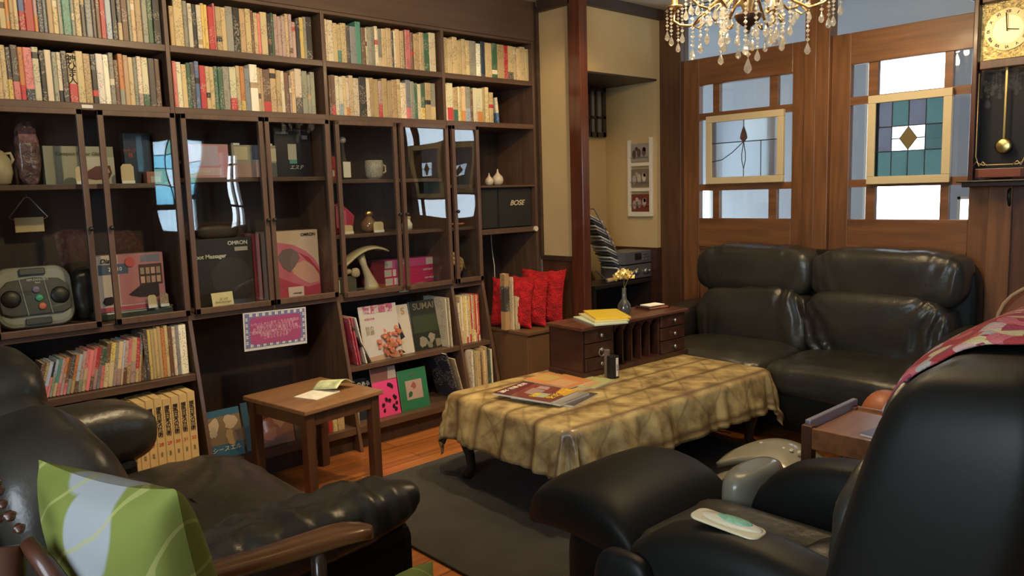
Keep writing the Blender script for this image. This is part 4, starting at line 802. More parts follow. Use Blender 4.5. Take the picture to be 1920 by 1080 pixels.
for k in range(5):
    x_ = -dw+.212+k*pw; pts = [(x_, dh-.014)]+[(x_+pw*t_, dh-.05+.026*sin(pi*t_)**.7) for t_ in [i/8 for i in range(9)]]+[(x_+pw, dh-.014)]
    ar.prism(pts[::-1], -dd+.004, -dd+.012, 'y')
obj('arched_valance', ar, W_RED, d, local=True)
ZD = ZT+dh
for k, (dx, r_, col, lb) in enumerate(((-.13, 10, (.55, .66, .52), 'pale mint booklet at the bottom of the stack on the chest'), (-.09, 4, (.60, .54, .30), 'beige booklet in the middle of the stack on the chest'), (-.05, 0, (.75, .55, .04), 'bright yellow booklet on top of the stack on the chest'))):
    o = tag(obj('booklet', MB().box(-.085, .085, -.13, .13, 0, .008, col), CARD, None, bevel=.001), lb, 'booklet', 'booklets stacked on the chest')
    o.location = (-2.415-.01*k, 2.77+.035*k, ZD+.0003+.0083*k); o.rotation_euler = (0, 0, radians(55+r_))
# vase with flower
d = thing('flower_vase', 'clear glass bottle vase standing on the mahogany chest', 'vase', (-2.455, 3.0, ZD+.0005))
obj('vase_body', MB().lathe([(.026, 0), (.032, .004), (.034, .02), (.032, .045), (.022, .062), (.012, .075), (.010, .12), (.012, .128), (.008, .13)], n=24), GL_VASE, d, local=True, smooth=True)
obj('water', MB().lathe([(.024, .004), (.030, .008), (.031, .02), (.029, .04), (.012, .041)], n=20), glass('water', (.85, .9, .93), .8, ior=1.2), d, local=True, smooth=True)
d = thing('carnation', 'pale yellow ruffled flower standing in the glass bottle vase', 'flower', (-2.455, 3.0, ZD+.003))
obj('stem', MB().tube([(0, 0, .01), (.002, 0, .10), (0, 0, .165)], .0022), mat('stem_green', (.10, .16, .05), .6), d, local=True)
fl = MB()
for k in range(70):
    a = random.uniform(0, 2*pi); el = random.uniform(-.15, 1.45); rr_ = random.uniform(.022, .04)
    c_ = Vector((cos(a)*cos(el)*rr_*1.2, sin(a)*cos(el)*rr_*1.2, .183+sin(el)*rr_*.75)); Mx = Matrix.Translation(c_) @ T(0, 0, 0, random.uniform(-50, 50), random.uniform(-50, 50), random.uniform(0, 180))
    fl.grid(lambda u, v: Mx @ Vector(((u-.5)*.03, (v-.5)*.026, .005*sin(u*9+v*7))), 5, 4)
obj('petals', fl, mat('yellow_petals', (.85, .72, .32), .7), d, local=True, smooth=True)
obj('dried_sprig', MB().tube([(0, 0, .12), (.025, .02, .2), (.05, .04, .218)], .0015).pill((.052, .042, .22), (.008, .008, .006), 1), mat('sprig', (.35, .28, .08), .7), d, local=True)
d = thing('wooden_tray', 'small brown wooden tray at the far end of the chest', 'tray', (-2.46, 3.235, ZD+.0005), 80)
obj('tray_base', MB().box(-.07, .07, -.05, .05, 0, .010), wood('tray_wood', (.22, .09, .035), .4, .3, 'x'), d, local=True, bevel=.004); obj('tray_rim', MB().box(-.072, -.066, -.052, .052, 0, .014).box(.066, .072, -.052, .052, 0, .014), W_RED, d, local=True)
d = tag(obj('note_pad', MB().box(-.055, .055, -.035, .035, 0, .004), mat('bright_paper', (.95, .92, .80), .6), None), 'white note pad lying on the small wooden tray', 'note pad'); d.location = (-2.46, 3.235, ZD+.0155); d.rotation_euler = (0, 0, radians(84))
# remote holder on the cloth
d = thing('remote_control', 'black remote control standing upright before the chest with white lettering strip', 'remote control', (-2.255, 2.67, ZT), 80)
obj('casing', MB().box(-.024, .024, -.016, .016, 0, .105), BLACK, d, local=True, bevel=.004); obj('white_strip', MB().box(.004, .017, -.0175, -.016, .01, .095), PAPER, d, local=True); text('SHARP', .010, INK, d, (.0105, -.018, .05)).rotation_euler = (radians(90), radians(-90), 0)
d = tag(obj('lighter', MB().box(-.012, .012, -.008, .008, 0, .13), mat('smoky_brown', (.16, .12, .10), .3), None, bevel=.003), 'brownish slim stick standing behind the black remote', 'stick'); d.location = (-2.285, 2.665, ZT); d.rotation_euler = (0, 0, .2)
# ================================================================ small side table by the bookcase
ZS = .415
d = thing('side_table', 'square brown wooden side table standing before the bookcase', 'table', (-3.02, 1.575, 0), 8)
cs = [(-3.235, 1.325), (-2.735, 1.395), (-2.815, 1.80), (-3.225, 1.77)]
hx2, hy2 = .222, .205
obj('table_top', MB().box(-hx2, hx2, -hy2, hy2, ZS-.02, ZS), W_TABLE, d, local=True, bevel=.004)
ap = MB()
for s in (-1, 1): ap.box(-hx2+.03, hx2-.03, s*(hy2-.03)-.009, s*(hy2-.03)+.009, ZS-.075, ZS-.02).box(s*(hx2-.03)-.009, s*(hx2-.03)+.009, -hy2+.03, hy2-.03, ZS-.075, ZS-.02)
obj('apron', ap, W_TLEG, d, local=True)
for sx in (-1, 1):
    for sy in (-1, 1): x_, y_ = sx*(hx2-.035), sy*(hy2-.035); obj('leg', MB().prism([(x_-.021, y_-.021), (x_+.021, y_-.021), (x_+.021, y_+.021), (x_-.021, y_+.021)], 0, ZS-.02, 'z'), W_TLEG, d, local=True, bevel=.004)
d = thing('folded_leaflet', 'crumpled pale green and white leaflet on the square side table', 'leaflet', (-3.0, 1.61, ZS+.0005), 20)
GP = mat('pale_green_print', (.62, .70, .42), .6, var=(25, .35)); obj('flat_sheet', MB().box(-.055, .07, -.12, .03, 0, .003), mat('printed_white', (.85, .84, .75), .6, var=(30, .12)), d, local=True)
obj('raised_fold', MB().grid(lambda u, v: Vector((-.06+.14*u, .0+.12*v, .004+.028*sin(pi*min(1, v*1.1))+.018*u)), 10, 8), GP, d, local=True, smooth=True, solid=.002)
# ================================================================ cabinet, cushions and books under the speakers
d = thing('low_cabinet', 'plain brown low cabinet under the speaker shelf holding red cushions', 'cabinet', (-3.3, 3.12, 0), 90)
obj('cabinet_body', MB().box(-.20, .20, -.22, .40, 0, .455), W_BROWN, d, local=True, bevel=.004)
obj('cabinet_top', MB().box(-.205, .205, -.23, .40, .455, .475), W_BROWN, d, local=True, bevel=.003)
RF = mat('red_fur', (.50, .006, .012), .9, bump=(130, 1.0, .02), var=(22, .45), sheen=0)
def fluffy(mb, w_, h_, t_, M, seed=0, amp=.012):
    def fn(u, v):
        x = -1+2*u; y = -1+2*v; return x, y
    for sgn in (1, -1):
        def f(u, v, sgn=sgn):
            x = -1+2*u; y = -1+2*v; pr = (max(0, 1-abs(x)**2.6)*max(0, 1-abs(y)**2.6))**.5
            kx = 1-.10*(1-abs(y)**2)*abs(x); ky = 1-.10*(1-abs(x)**2)*abs(y)
            p = Vector((x*w_/2*kx, sgn*t_/2*pr, y*h_/2*ky)); nn = noise.noise(p*28+Vector((seed, 0, 0)))*amp+noise.noise(p*80)*amp*.5
            return M @ (p+Vector((0, sgn*nn*pr**.5, nn*.6)))
        mb.grid(f, 34, 34)
    return mb
ZC2 = .476
for k, (y_, x_, tz, sc_, lb) in enumerate(((3.195, -3.235, 75, 1.08, 'red fluffy cushion at the back right against the panelled wall'), (3.085, -3.25, 74, .98, 'red fluffy cushion in the middle of the row of three'), (2.985, -3.27, 70, .96, 'red fluffy cushion at the front left beside the standing books'))):
    s = .30*sc_; o = tag(obj('red_cushion', fluffy(MB(), s*.95, s, .105, T(0, 0, s/2, -10, 0, 0), k*9), RF, None, smooth=True, sub=1), lb, 'cushion', 'red fluffy cushions on the low cabinet'); o.location = (x_, y_, ZC2); o.rotation_euler = (0, 0, radians(90-tz))
for k, (y_, w_, h_, col, lb, x_) in enumerate(((2.907, .034, .32, (.42, .26, .12), 'tall pale wooden block with dark middle panel at the cabinet left end', -3.22), (2.934, .010, .30, (.62, .5, .32), 'thin cream book standing tall right of the wooden block', -3.20), (2.950, .016, .19, (.50, .40, .24), 'short beige book standing next to the red cushions', -3.19), (2.966, .012, .185, (.58, .46, .28), 'short cream book touching the red cushions', -3.19))):
    o = place_book(y_, ZC2, w_, h_, [(1, col)] if k else [(.33, col), (.78, (.05, .045, .04)), (1, col)], x_, .04, 0, 'book' if k else 'wooden_block'); tag(o, lb, 'book' if k else 'block')
# ================================================================ alcove: stereo, discs, rack, lattice
d = thing('alcove_cabinet', 'dark low stand in the alcove carrying the stereo units', 'stand', (-3.13, 4.02, 0), 90)
obj('stand_top', MB().box(-.47, .09, -.0, .2, .64, .665), mat('stand_black', (.02, .015, .012), .4), d, local=True, bevel=.003)
obj('stand_side', MB().box(-.47, -.45, .01, .2, 0, .64), mat('stand_black', (.02, .015, .012)), d, local=True); obj('stand_side', MB().box(.07, .09, .01, .2, 0, .64), mat('stand_black', (.02, .015, .012)), d, local=True); obj('stand_back', MB().box(-.45, .07, .18, .2, .02, .64), BLACK, d, local=True)
SIL = mat('stereo_silver', (.22, .23, .25), .35, .6)
def stereo(z, h, lb, top):
    d = thing('stereo_unit', lb, 'stereo', (-3.14, 3.98, z), 90, 'silver stereo units'); obj('casing', MB().box(-.135, .14, 0, .2, .006, h), SIL, d, local=True, bevel=.003); obj('foot', MB().box(-.12, -.1, .02, .05, 0, .006).box(.1, .12, .02, .05, 0, .006), BLACK, d, local=True)
    if top:
        obj('display', MB().box(-.03, .035, -.002, 0, h*.35, h*.85), BLACK, d, local=True)
        for i in range(3):
            for j in range(4): obj('button', MB().box(.05+.018*j, .062+.018*j, -.004, 0, h*.3+i*.019, h*.3+.01+i*.019), STEEL, d, local=True)
    else:
        for x in (-.02, .075, .11): obj('dial', MB().lathe([(.018 if x < .1 else .011, 0), (.016 if x < .1 else .01, .015), (.005, .017)], T(x, 0, h*.5, 90, 0, 0), 18), STEEL, d, local=True, smooth=True)
stereo(.6655, .095, 'silver amplifier with round dials, lower of the two stereo units', False); stereo(.7615, .085, 'silver player with dark display, upper of the two stereo units', True)
for k in range(16):
    z = .72+.023*k; yy = 3.875-.012*k+.0*random.random(); lean = 18
    o = tag(obj('disc_case', MB().box(-.06, .06, -.07, .07, 0, .010), [mat('disc_clear', (.7, .7, .68), .25, coat=.5), mat('disc_dark', (.06, .06, .07), .25, coat=.5), mat('disc_grey', (.40, .40, .41), .25, coat=.5)][k % 3], None, bevel=.001), 'compact disc case, %s from the bottom of the leaning alcove rack' % ordi(k+1), 'disc case', 'disc cases in the alcove rack'); o.location = (-3.24-.004*k, yy, z); o.rotation_euler = (radians(-22), 0, 0)
d = thing('disc_rack', 'thin metal slanting rack holding the disc cases in the alcove', 'rack', (-3.25, 3.8, .6655))
obj('rail', MB().tube([(-3.33, 3.94, .668), (-3.37, 3.66, 1.13)], .004).tube([(-3.165, 3.94, .668), (-3.225, 3.66, 1.13)], .004), STEEL, d); obj('rung', MB().tube([(-3.33, 3.94, .67), (-3.165, 3.94, .67)], .004).tube([(-3.37, 3.66, 1.13), (-3.225, 3.66, 1.13)], .004), STEEL, d)
d = thing('wooden_handle_stick', 'short pale wooden roller handle poking out left of the flower', 'stick', (-3.17, 3.80, .6655), 90); obj('handle', MB().tube([(-.09, .0, .016), (-.0, 0, .016)], .014, 12), mat('pale_wood', (.5, .33, .18)), d, local=True, smooth=True); obj('rod', MB().tube([(-.09, 0, .016), (-.20, 0, .09)], .004), STEEL, d, local=True)
d = thing('lattice_panel', 'dark wooden lattice with grey panes high in the alcove', 'lattice', (-3.5, 3.95, 1.60), 90)
g = MB().box(-.30, .16, -.0, .02, 0, .03).box(-.30, .16, 0, .02, .3, .33).box(.13, .16, 0, .02, 0, .33).box(-.3, -.27, 0, .02, 0, .33)
for x in (-.14, .0, .06): g.box(x, x+.016, 0, .02, 0, .33)
g.box(-.3, .16, 0, .018, .12, .136); obj('lattice', g, W_DARK, d, local=True); obj('grey_pane', MB().box(-.28, .15, .016, .02, .01, .32), mat('paper_pane', (.25, .24, .22), .8), d, local=True)
d = thing('postcard_rack', 'white wall rack holding three postcards on the alcove end wall', 'rack', (-3.226, 4.134, 1.065))
obj('side_rail', MB().box(-.10, -.078, -.022, 0, 0, .50).box(.078, .10, -.022, 0, 0, .51), WHITE, d, local=True, bevel=.003)
obj('crossbar', MB().box(-.08, .08, -.02, 0, 0, .03).box(-.08, .08, -.02, 0, .165, .185).box(-.08, .08, -.02, 0, .33, .35), WHITE, d, local=True)
obj('wire_bar', MB().tube([(-.08, -.02, .075), (.08, -.02, .075)], .002).tube([(-.08, -.02, .225), (.08, -.02, .225)], .002).tube([(-.08, -.02, .385), (.08, -.02, .385)], .002), STEEL, d, local=True)
for k, (c1, lb, fig) in enumerate((((.16, .035, .03), 'dark red postcard, lowest in the white wall rack', (.45, .33, .27)), ((.20, .15, .12), 'grey landscape postcard, middle of the white wall rack', (.48, .42, .32)), ((.34, .30, .26), 'postcard of two standing figures, top of the white wall rack', (.10, .06, .05)))):
    o = thing('postcard', lb, 'postcard', (-3.226, 4.124, 1.0955+.165*k), 0, 'postcards in the white rack'); obj('card', MB().box(-.075, .075, 0, .002, 0, .115, c1), CARD, o, local=True)
    g = MB()
    for j in range(3): g.prism([(p[0], p[1]) for p in [( -.05+.04*j+.016*cos(a), .045+.03*sin(a)+.008*j) for a in [2*pi*i/9 for i in range(9)]]], -.001, 0, 'y', col=jit(fig, .3))
    g.prism([(-.03+.012*cos(a), .08+.015*sin(a)) for a in [2*pi*i/9 for i in range(9)]], -.001, 0, 'y', col=jit(fig, .3)); g.prism([(.035+.012*cos(a), .075+.014*sin(a)) for a in [2*pi*i/9 for i in range(9)]], -.001, 0, 'y', col=jit(fig, .3))
    obj('card_picture', g, CARD, o, local=True)
# ================================================================ framed stained glass on the doors
def sframe(x0, x1, z0, z1, label, bw):
    d = thing('stained_glass_frame', label, 'stained glass', ((x0+x1)/2, 4.17, z0)); w_ = x1-x0; h_ = z1-z0
    g = MB().box(-w_/2, w_/2, 0, .025, 0, bw).box(-w_/2, w_/2, 0, .025, h_-bw, h_).box(-w_/2, -w_/2+bw, 0, .025, bw, h_-bw).box(w_/2-bw, w_/2, 0, .025, bw, h_-bw)
    obj('frame', g, mat('cream_frame_paint', (.75, .62, .36), .45), d, local=True, bevel=.003); return d, w_, h_
def piece(d, pts, n_, c, df=.5, nm='glass_piece'): return obj(nm, MB().prism(pts, .010, .013, 'y'), tint(n_, c, df), d, local=True)
def lead(d, segs): g = MB(); [g.tube([(a[0], .0105, a[1]) for a in s], .0028, 6) for s in segs]; return obj('leading', g, LEAD, d, local=True)
d, w_, h_ = sframe(-1.775, -1.372, 1.235, 1.690, 'cream-framed stained glass of green squares around a diamond', .04)
a0, a1, c0, c1 = -w_/2+.04, w_/2-.04, .04, h_-.04; cw, ch = (a1-a0)/4, (c1-c0)/3
for i in range(4):
    for j in range(3):
        clear = j == 1 and i in (1, 2); gr = ((i+j) % 2 == 0 and j != 0) or j == 0
        n_, c = ('clearw', (.92, .96, .98)) if clear else [('greenA', (.19, .25, .235)), ('violetA', (.24, .235, .25)), ('greenB', (.17, .215, .205))][(0 if j == 0 else (1 if i % 2 == 0 else 0)) if j != 1 else (1 if i == 0 else 2)]
        piece(d, [(a0+cw*i, c0+ch*j), (a0+cw*(i+1), c0+ch*j), (a0+cw*(i+1), c0+ch*(j+1)), (a0+cw*i, c0+ch*(j+1))], n_, c, .25 if clear else .35)
cx, cz = (a0+a1)/2, (c0+c1)/2; dm = [(cx, cz+ch*.46), (cx+cw*.52, cz), (cx, cz-ch*.46), (cx-cw*.52, cz)]
obj('diamond', MB().prism(dm, .007, .010, 'y'), mat('amber_diamond', (.20, .15, .06), .3, coat=.5), d, local=True)
lead(d, [[(a0+cw*i, c0), (a0+cw*i, c1)] for i in (1, 3)]+[[(cx, c0), (cx, cz-ch*.46)], [(cx, cz+ch*.46), (cx, c1)]]+[[(a0, c0+ch*j), (a1, c0+ch*j)] for j in (1, 2)]+[[(a0+cw, cz), (cx-cw*.52, cz)], [(cx+cw*.52, cz), (a1-cw, cz)], dm+[dm[0]]])
d, w_, h_ = sframe(-2.757, -2.246, 1.262, 1.672, 'cream-framed stained glass with a brown drop and curved leads', .04)
a0, a1, c0, c1 = -w_/2+.04, w_/2-.04, .04, h_-.04; zm = c0+(c1-c0)*.62; xm = a0+(a1-a0)*.5
piece(d, [(a0, zm), (xm, zm), (xm, c1), (a0, c1)], 'ripple_grey', (.80, .84, .88), .6); piece(d, [(xm, zm), (a1, zm), (a1, c1), (xm, c1)], 'ripple_bright', (.95, 1, 1), .6)
piece(d, [(a0, c0), (a1, c0), (a1, zm), (a0, zm)], 'blue_clear', (.93, .98, 1), .35)
drop = [(xm, zm+.09), (xm+.017, zm+.045), (xm+.022, zm+.02), (xm, zm-.004), (xm-.022, zm+.02), (xm-.017, zm+.045)]
obj('brown_drop', MB().prism(drop, .006, .010, 'y'), mat('drop_glass', (.10, .045, .035), .3, coat=.5), d, local=True)
lead(d, [[(a0, zm), (a1, zm)], [(xm, zm+.09), (xm, c1)], [(xm+(a1-xm)*.52, c0), (xm+(a1-xm)*.52, zm)], [(a0, zm-.11), (a0+.07, zm-.10), (a0+.14, zm-.06), (xm, zm)], [(xm, zm), (xm-.012, zm-.07), (xm-.012, zm-.11), (xm, zm-.16), (xm, c0)], [(xm, zm), (xm+.012, zm-.07), (xm+.012, zm-.11), (xm, zm-.16)], drop+[drop[0]]])
# ================================================================ wall clock
d = thing('wall_clock', 'dark wooden pendulum clock with gold face hanging on the wall', 'clock', (-1.135, 4.19, 1.21))
W_CK = wood('clock_wood', (.085, .030, .018), .3, .3, 'z', .3); hw = .130
g = MB().box(-hw, -hw+.022, -.11, 0, .03, .86).box(hw-.022, hw, -.11, 0, .03, .86).box(-hw, hw, -.02, 0, .03, .86)
g.box(-hw+.03, hw-.03, -.105, -.08, .04, .085).box(-hw+.03, hw-.03, -.105, -.08, .535, .575).box(-hw+.03, hw-.03, -.105, -.08, .83, .86)
obj('case', g, W_CK, d, local=True, bevel=.004)
obj('cornice', MB().box(-hw-.03, hw+.03, -.135, 0, .86, .885).box(-hw-.015, hw+.015, -.12, 0, .885, .92), W_CK, d, local=True, bevel=.006)
obj('base_moulding', MB().box(-hw-.02, hw+.02, -.125, 0, 0, .03).box(-hw-.04, hw+.04, -.135, 0, .022, .032), mat('dark_clock_base', (.02, .012, .01), .35), d, local=True, bevel=.005)
obj('red_wood_inlay', MB().box(-.085, .085, -.107, -.104, .045, .08), wood('inlay_red', (.22, .06, .03), .35, .2, 'x'), d, local=True)
dial = obj('dial_plate', MB().box(-hw+.022, hw-.022, -.072, -.066, .575, .83), mat('ornate_gold', (.75, .58, .24), .35, .8, bump=(70, .9, .01), var=(60, .35)), d, local=True)
obj('chapter_ring', MB().lathe([(.092, 0), (.092, .004), (.062, .005), (.062, .0)], T(0, -.073, .705, 90, 0, 0), 40), mat('ring_brass', (.62, .5, .28), .4, .6), d, local=True)
obj('dial_centre', MB().lathe([(.062, 0), (.062, .003), (.001, .0032)], T(0, -.073, .705, 90, 0, 0), 36), mat('dial_pale', (.85, .74, .42), .35, .4), d, local=True)
for k, s in enumerate('XII I II III IIII V VI VII VIII IX X XI'.split()):
    a = radians(90-30*k); t_ = text(s, .018, INK, d, (.077*cos(a), -.079, .705+.077*sin(a)), bold=True); t_.rotation_euler = (radians(90), -(a-pi/2), 0)
obj('hour_hand', MB().bar((0, -.084, .705), (.045, -.084, .697), .009, .003), INK, d, local=True); obj('minute_hand', MB().bar((0, -.087, .695), (-.006, -.087, .775), .006, .003), INK, d, local=True)
obj('door_glass', MB().box(-hw+.036, hw-.036, -.098, -.095, .085, .535), GL_PANE, d, local=True)
obj('gold_tracery', MB().tube([(x, -.100, z) for x, z in ((-.10, .52), (-.10, .14), (-.09, .11), (-.07, .10), (.07, .10), (.09, .11), (.10, .14), (.10, .52))], .003, 6).tube([(x, -.1, z) for x, z in ((-.108, .10), (-.095, .12), (-.085, .095), (-.07, .115), (-.05, .095))], .004, 6).tube([(-x, -.1, z) for x, z in ((-.108, .10), (-.095, .12), (-.085, .095), (-.07, .115), (-.05, .095))], .004, 6), mat('dull_gold', (.42, .32, .17), .4, .7), d, local=True, smooth=True)
obj('interior_panel', MB().box(-hw+.022, hw-.022, -.022, -.019, .085, .535), mat('clock_inside', (.02, .016, .016), .6), d, local=True)
pn = obj('pendulum_rod', MB().box(-.004, .004, -.06, -.056, .2, .6), GOLD, d, local=True); obj('pendulum_bob', MB().lathe([(.036, 0), (.034, .006), (.025, .009), (.001, .011)], T(.0, -.06, .185, 90, 0, 0), 30), GOLD, pn, local=True, smooth=True)
tc_ = thing('wall_hook', 'small dark hook fixed on the plank wall below the clock', 'hook', (-1.11, 4.185, 1.17)); obj('hook', MB().tube([(0, 0, .03), (0, -.03, .02), (0, -.035, -.01), (0, -.01, -.05)], .007, 8), BLACK, tc_, local=True, smooth=True)
# ================================================================ black two-seat sofa
def folds(seed, k=30, amp=.012, ax=0, tilt=.5):
    def f(p, n):
        q = p[ax]+tilt*p[2]*.6*sin(seed+p[ax]*7); w_ = noise.noise(Vector((q*k*.33+seed, p[2]*3, seed)))
        r_ = noise.noise(Vector((q*k*.45+seed*3, p[2]*2.5, seed+9)))
        return amp*(.35-1.4*abs(r_))+amp*.4*w_
    return f
d = thing('leather_sofa', 'black leather two-seat sofa with high rolled headrests before the wooden doors', 'sofa', (-1.92, 3.72, 0))
obj('base', MB().box(-2.62, -1.22, 3.46, 4.06, .05, .24), LEA3, d, bevel=.03)
obj('back_shell', MB().pill((-1.915, 4.08, .47), (1.46, .16, .84), .25, .25), LEA3, d, smooth=True)
for k, (x0, x1) in enumerate(((-2.635, -1.93), (-1.935, -1.20))):
    cx, w_ = (x0+x1)/2, x1-x0
    obj('headrest', MB().pill((cx, 3.99, .775), (w_, .25, .285), .55, .28, wr=folds(3+k*7, 34, .012, 0, .8), nu=120, nv=40), LEA2, d, smooth=True)
    obj('back_cushion', MB().pill((cx+(.02 if k == 0 else -.03), 3.93, .50), (w_-.03, .22, .40), .5, .3, wr=folds(11+k*5, 30, .030, 0, 1.6), nu=120, nv=40), LEA2, d, smooth=True)
    obj('seat_cushion', MB().pill((cx, 3.665, .315), (w_-.0, .58, .19), .5, .3, wr=lambda p, n: .010*noise.noise(p*9)+.004*noise.noise(Vector((p.x*60, p.y*8, 0)))*(1 if p.y < -.15 else .3), nu=110, nv=36), LEA2, d, smooth=True)
    obj('seat_front', MB().pill((cx, 3.46, .20), (w_, .14, .20), .5, .3), LEA3, d, smooth=True)
for sx, x in ((-1, -2.70), (1, -1.18)):
    Ma = T(x, 3.72, .44, 9, 0, 0)
    obj('armrest', MB().pill((0, 0, 0), (.17, .76, .20), .6, .5, Ma, wr=lambda p, n: .010*noise.noise(p*14), nu=60, nv=30), LEA2, d, smooth=True)
    obj('arm_panel', MB().box(x-.05, x+.05, 3.44, 4.05, .05, .42), LEA3, d, bevel=.02)
for x in (-2.6, -1.24):
    for y in (3.52, 4.0): obj('foot', MB().lathe([(.03, 0), (.035, .06)], T(x, y, 0), 14), BLACK, d)
# ================================================================ brown armchair beside the sofa
BL = mat('tan_leather', (.30, .10, .045), .38, bump=(60, .2, .003), var=(5, .15)); PIP = mat('pale_piping', (.55, .36, .20), .5)
d = thing('tan_armchair', 'tan leather armchair with pale piping half hidden behind the massage chair', 'armchair', (-.62, 3.05, 0))
bp_ = rr(.56, .62, .16, cx=-.60, cz=.565)
obj('backrest', MB().prism(bp_, 3.22, 3.34, 'y'), BL, d, bevel=.02)
obj('piping', MB().tube([(p[0], 3.218, p[1]) for p in bp_+[bp_[0]]], .006, 8), PIP, d, smooth=True)
obj('seat', MB().pill((-.62, 3.04, .36), (.56, .48, .16), .4, .3), BL, d, smooth=True)
for x in (-.97, -.27): obj('armrest', MB().pill((x, 3.05, .47), (.12, .56, .20), .7, .5), BL, d, smooth=True)
obj('base', MB().box(-.93, -.31, 2.80, 3.34, .08, .30), BL, d, bevel=.02)
for x in (-.88, -.36):
    for y in (2.85, 3.28): obj('leg', MB().lathe([(.018, 0), (.025, .09)], T(x, y, 0), 12), W_TLEG, d)
d = thing('terracotta_stool', 'round terracotta leather pouffe peeping out left of the massage chair back', 'pouffe', (-1.16, 2.95, 0))
obj('pouffe_body', MB().pill((0, 0, .24), (.20, .22, .46), .8, .9), mat('terracotta_leather', (.42, .14, .06), .4, bump=(50, .2, .003)), d, local=True, smooth=True); obj('pouffe_base', MB().lathe([(.07, 0), (.07, .03)], n=20), BLACK, d, local=True)
# ================================================================ small tray table and its magazine
TM = wood('tray_table_wood', (.24, .10, .038), .35, .3, 'y', .3)
d = thing('tray_table', 'small wooden tray table with raised corner posts beside the massage chair', 'table', (-.97, 2.56, 0), 0)
obj('table_top', MB().box(-.21, .24, -.17, .17, .425, .445), TM, d, local=True, bevel=.003)
obj('apron', MB().box(-.22, .24, -.18, -.165, .385, .455).box(-.22, .24, .165, .18, .385, .455).box(.225, .24, -.17, .17, .385, .455), TM, d, local=True, bevel=.002)
obj('grey_side_rail', MB().box(-.232, -.212, -.16, .20, .43, .475), mat('lavender_grey_rail', (.25, .24, .30), .35, .3), d, local=True, bevel=.004)
for x in (-.215, .225):
    for y in (-.165, .165): obj('leg', MB().box(x-.018, x+.018, y-.018, y+.018, 0, .462 if y < 0 else .455), W_TLEG, d, local=True, bevel=.003)
d = thing('glossy_magazine', 'dark glossy magazine with an orange figure on the tray table', 'magazine', (-.92, 2.545, .4455), -8)
obj('pages', MB().box(-.10, .14, -.12, .125, 0, .008), PAPER, d, local=True); g = MB().box(-.101, .141, -.121, .126, .008, .009, (.07, .045, .04)); g.prism([(-.03, -.08), (.0, .02), (.03, -.08)], .009, .0095, 'z', col=(.45, .10, .05)).prism([(.06, -.08), (.10, -.01), (.13, -.08)], .009, .0095, 'z', col=(.45, .10, .05)).box(0, .05, -.09, .10, .0092, .0096, (.10, .08, .08)); obj('front_cover', g, CARD, d, local=True)
d = tag(obj('folded_paper', MB().grid(lambda u, v: Vector((-.95+.2*u, 2.70+.03*v, .4465+.008*sin(u*9)**2+.004*v)), 14, 4), PAPER, None, smooth=True, solid=.003), 'crinkled white paper strip along the far edge of the tray table', 'paper')
# ================================================================ foot massager on the floor
GP2 = mat('ivory_plastic', (.24, .23, .17), .3, coat=.5)
d = thing('calf_massager', 'ivory plastic calf massager on the carpet beside the massage chair', 'massager', (-1.37, 2.45, .012), 0)
def shellarc(r0, r1, w0, w1, z0, a0, a1, cx, cy):
    return lambda u, v: Vector((cx+(r0+(r1-r0)*v)*cos(a0+(a1-a0)*u), cy+(r0+(r1-r0)*v)*sin(a0+(a1-a0)*u), z0+.05*sin(pi*u)+.03*sin(pi*v)))
def hull(cx, cy, cz, sx, sy, sz, **k): return MB().pill((cx, cy, cz), (sx, sy, sz), **k)
obj('body', hull(-1.385, 2.47, .115, .36, .46, .20, e=.5, e2=.7), GP2, d, smooth=True)
obj('upper_shell', MB().grid(lambda u, v: Vector((-1.55+.34*u, 2.42+.26*v+.05*sin(pi*u), .20+.10*sin(pi*min(1, .15+.8*u))*(.55+.45*sin(pi*v)))), 18, 10), GP2, d, smooth=True, solid=.02)
obj('side_wing', MB().grid(lambda u, v: Vector((-1.41+.20*u, 2.71+.09*v+.03*sin(pi*u), .20+.10*sin(pi*u*.8)+.02*sin(pi*v))), 14, 6), GP2, d, smooth=True, solid=.02)
obj('foot_slot', MB().box(-1.47, -1.27, 2.32, 2.42, .205, .225, M=T(0, 0, .0)), DKGREY, d, bevel=.01)
for k in range(6): obj('button', MB().lathe([(.008, 0), (.006, .006)], T(-1.45+.03*(k % 6), 2.56, .296, 0, 0, 0), 10), mat('bright_dot', (.85, .8, .6), .2, coat=1), d)
# ================================================================ black massage chair (faces the bookcase)
d = thing('massage_chair', 'large black massage chair in the right foreground with a keypad on its arm', 'massage chair', (-.62, 1.48, 0))
def loft(secs, n=28, e=.45, up='x'):
    """closed skin through rounded sections: (centre, half y, half normal size, direction of the section's second axis)"""
    g = MB(); sg = lambda t, p: math.copysign(abs(t)**p, t); vs = []
    for c, hy_, hn, ax in secs:
        c = Vector(c); ax = Vector(ax).normalized()
        vs += [c+Vector((0, 1, 0))*hy_*sg(cos(2*pi*k/n), e)+ax*hn*sg(sin(2*pi*k/n), e) for k in range(n)]
    m = len(secs); fs = [[i*n+k, i*n+(k+1) % n, (i+1)*n+(k+1) % n, (i+1)*n+k] for i in range(m-1) for k in range(n)]+[list(range(n))[::-1], [(m-1)*n+k for k in range(n)]]
    return g.add(vs, fs)
yc = 1.50
bk = [((-.48, yc, .22), .33, .11, (1, 0, .0)), ((-.46, yc, .45), .365, .13, (1, 0, .0)), ((-.425, yc, .62), .37, .14, (1, 0, .05)), ((-.385, yc, .76), .37, .142, (1, 0, .08)), ((-.365, yc, .87), .36, .135, (1, 0, .1)), ((-.358, yc, .935), .345, .118, (1, 0, .1)), ((-.355, yc, .97), .32, .092, (1, 0, .1)), ((-.353, yc, .986), .28, .06, (1, 0, .1))]
obj('backrest', loft(bk, 40, .3), LEA3, d, smooth=True, sub=1)
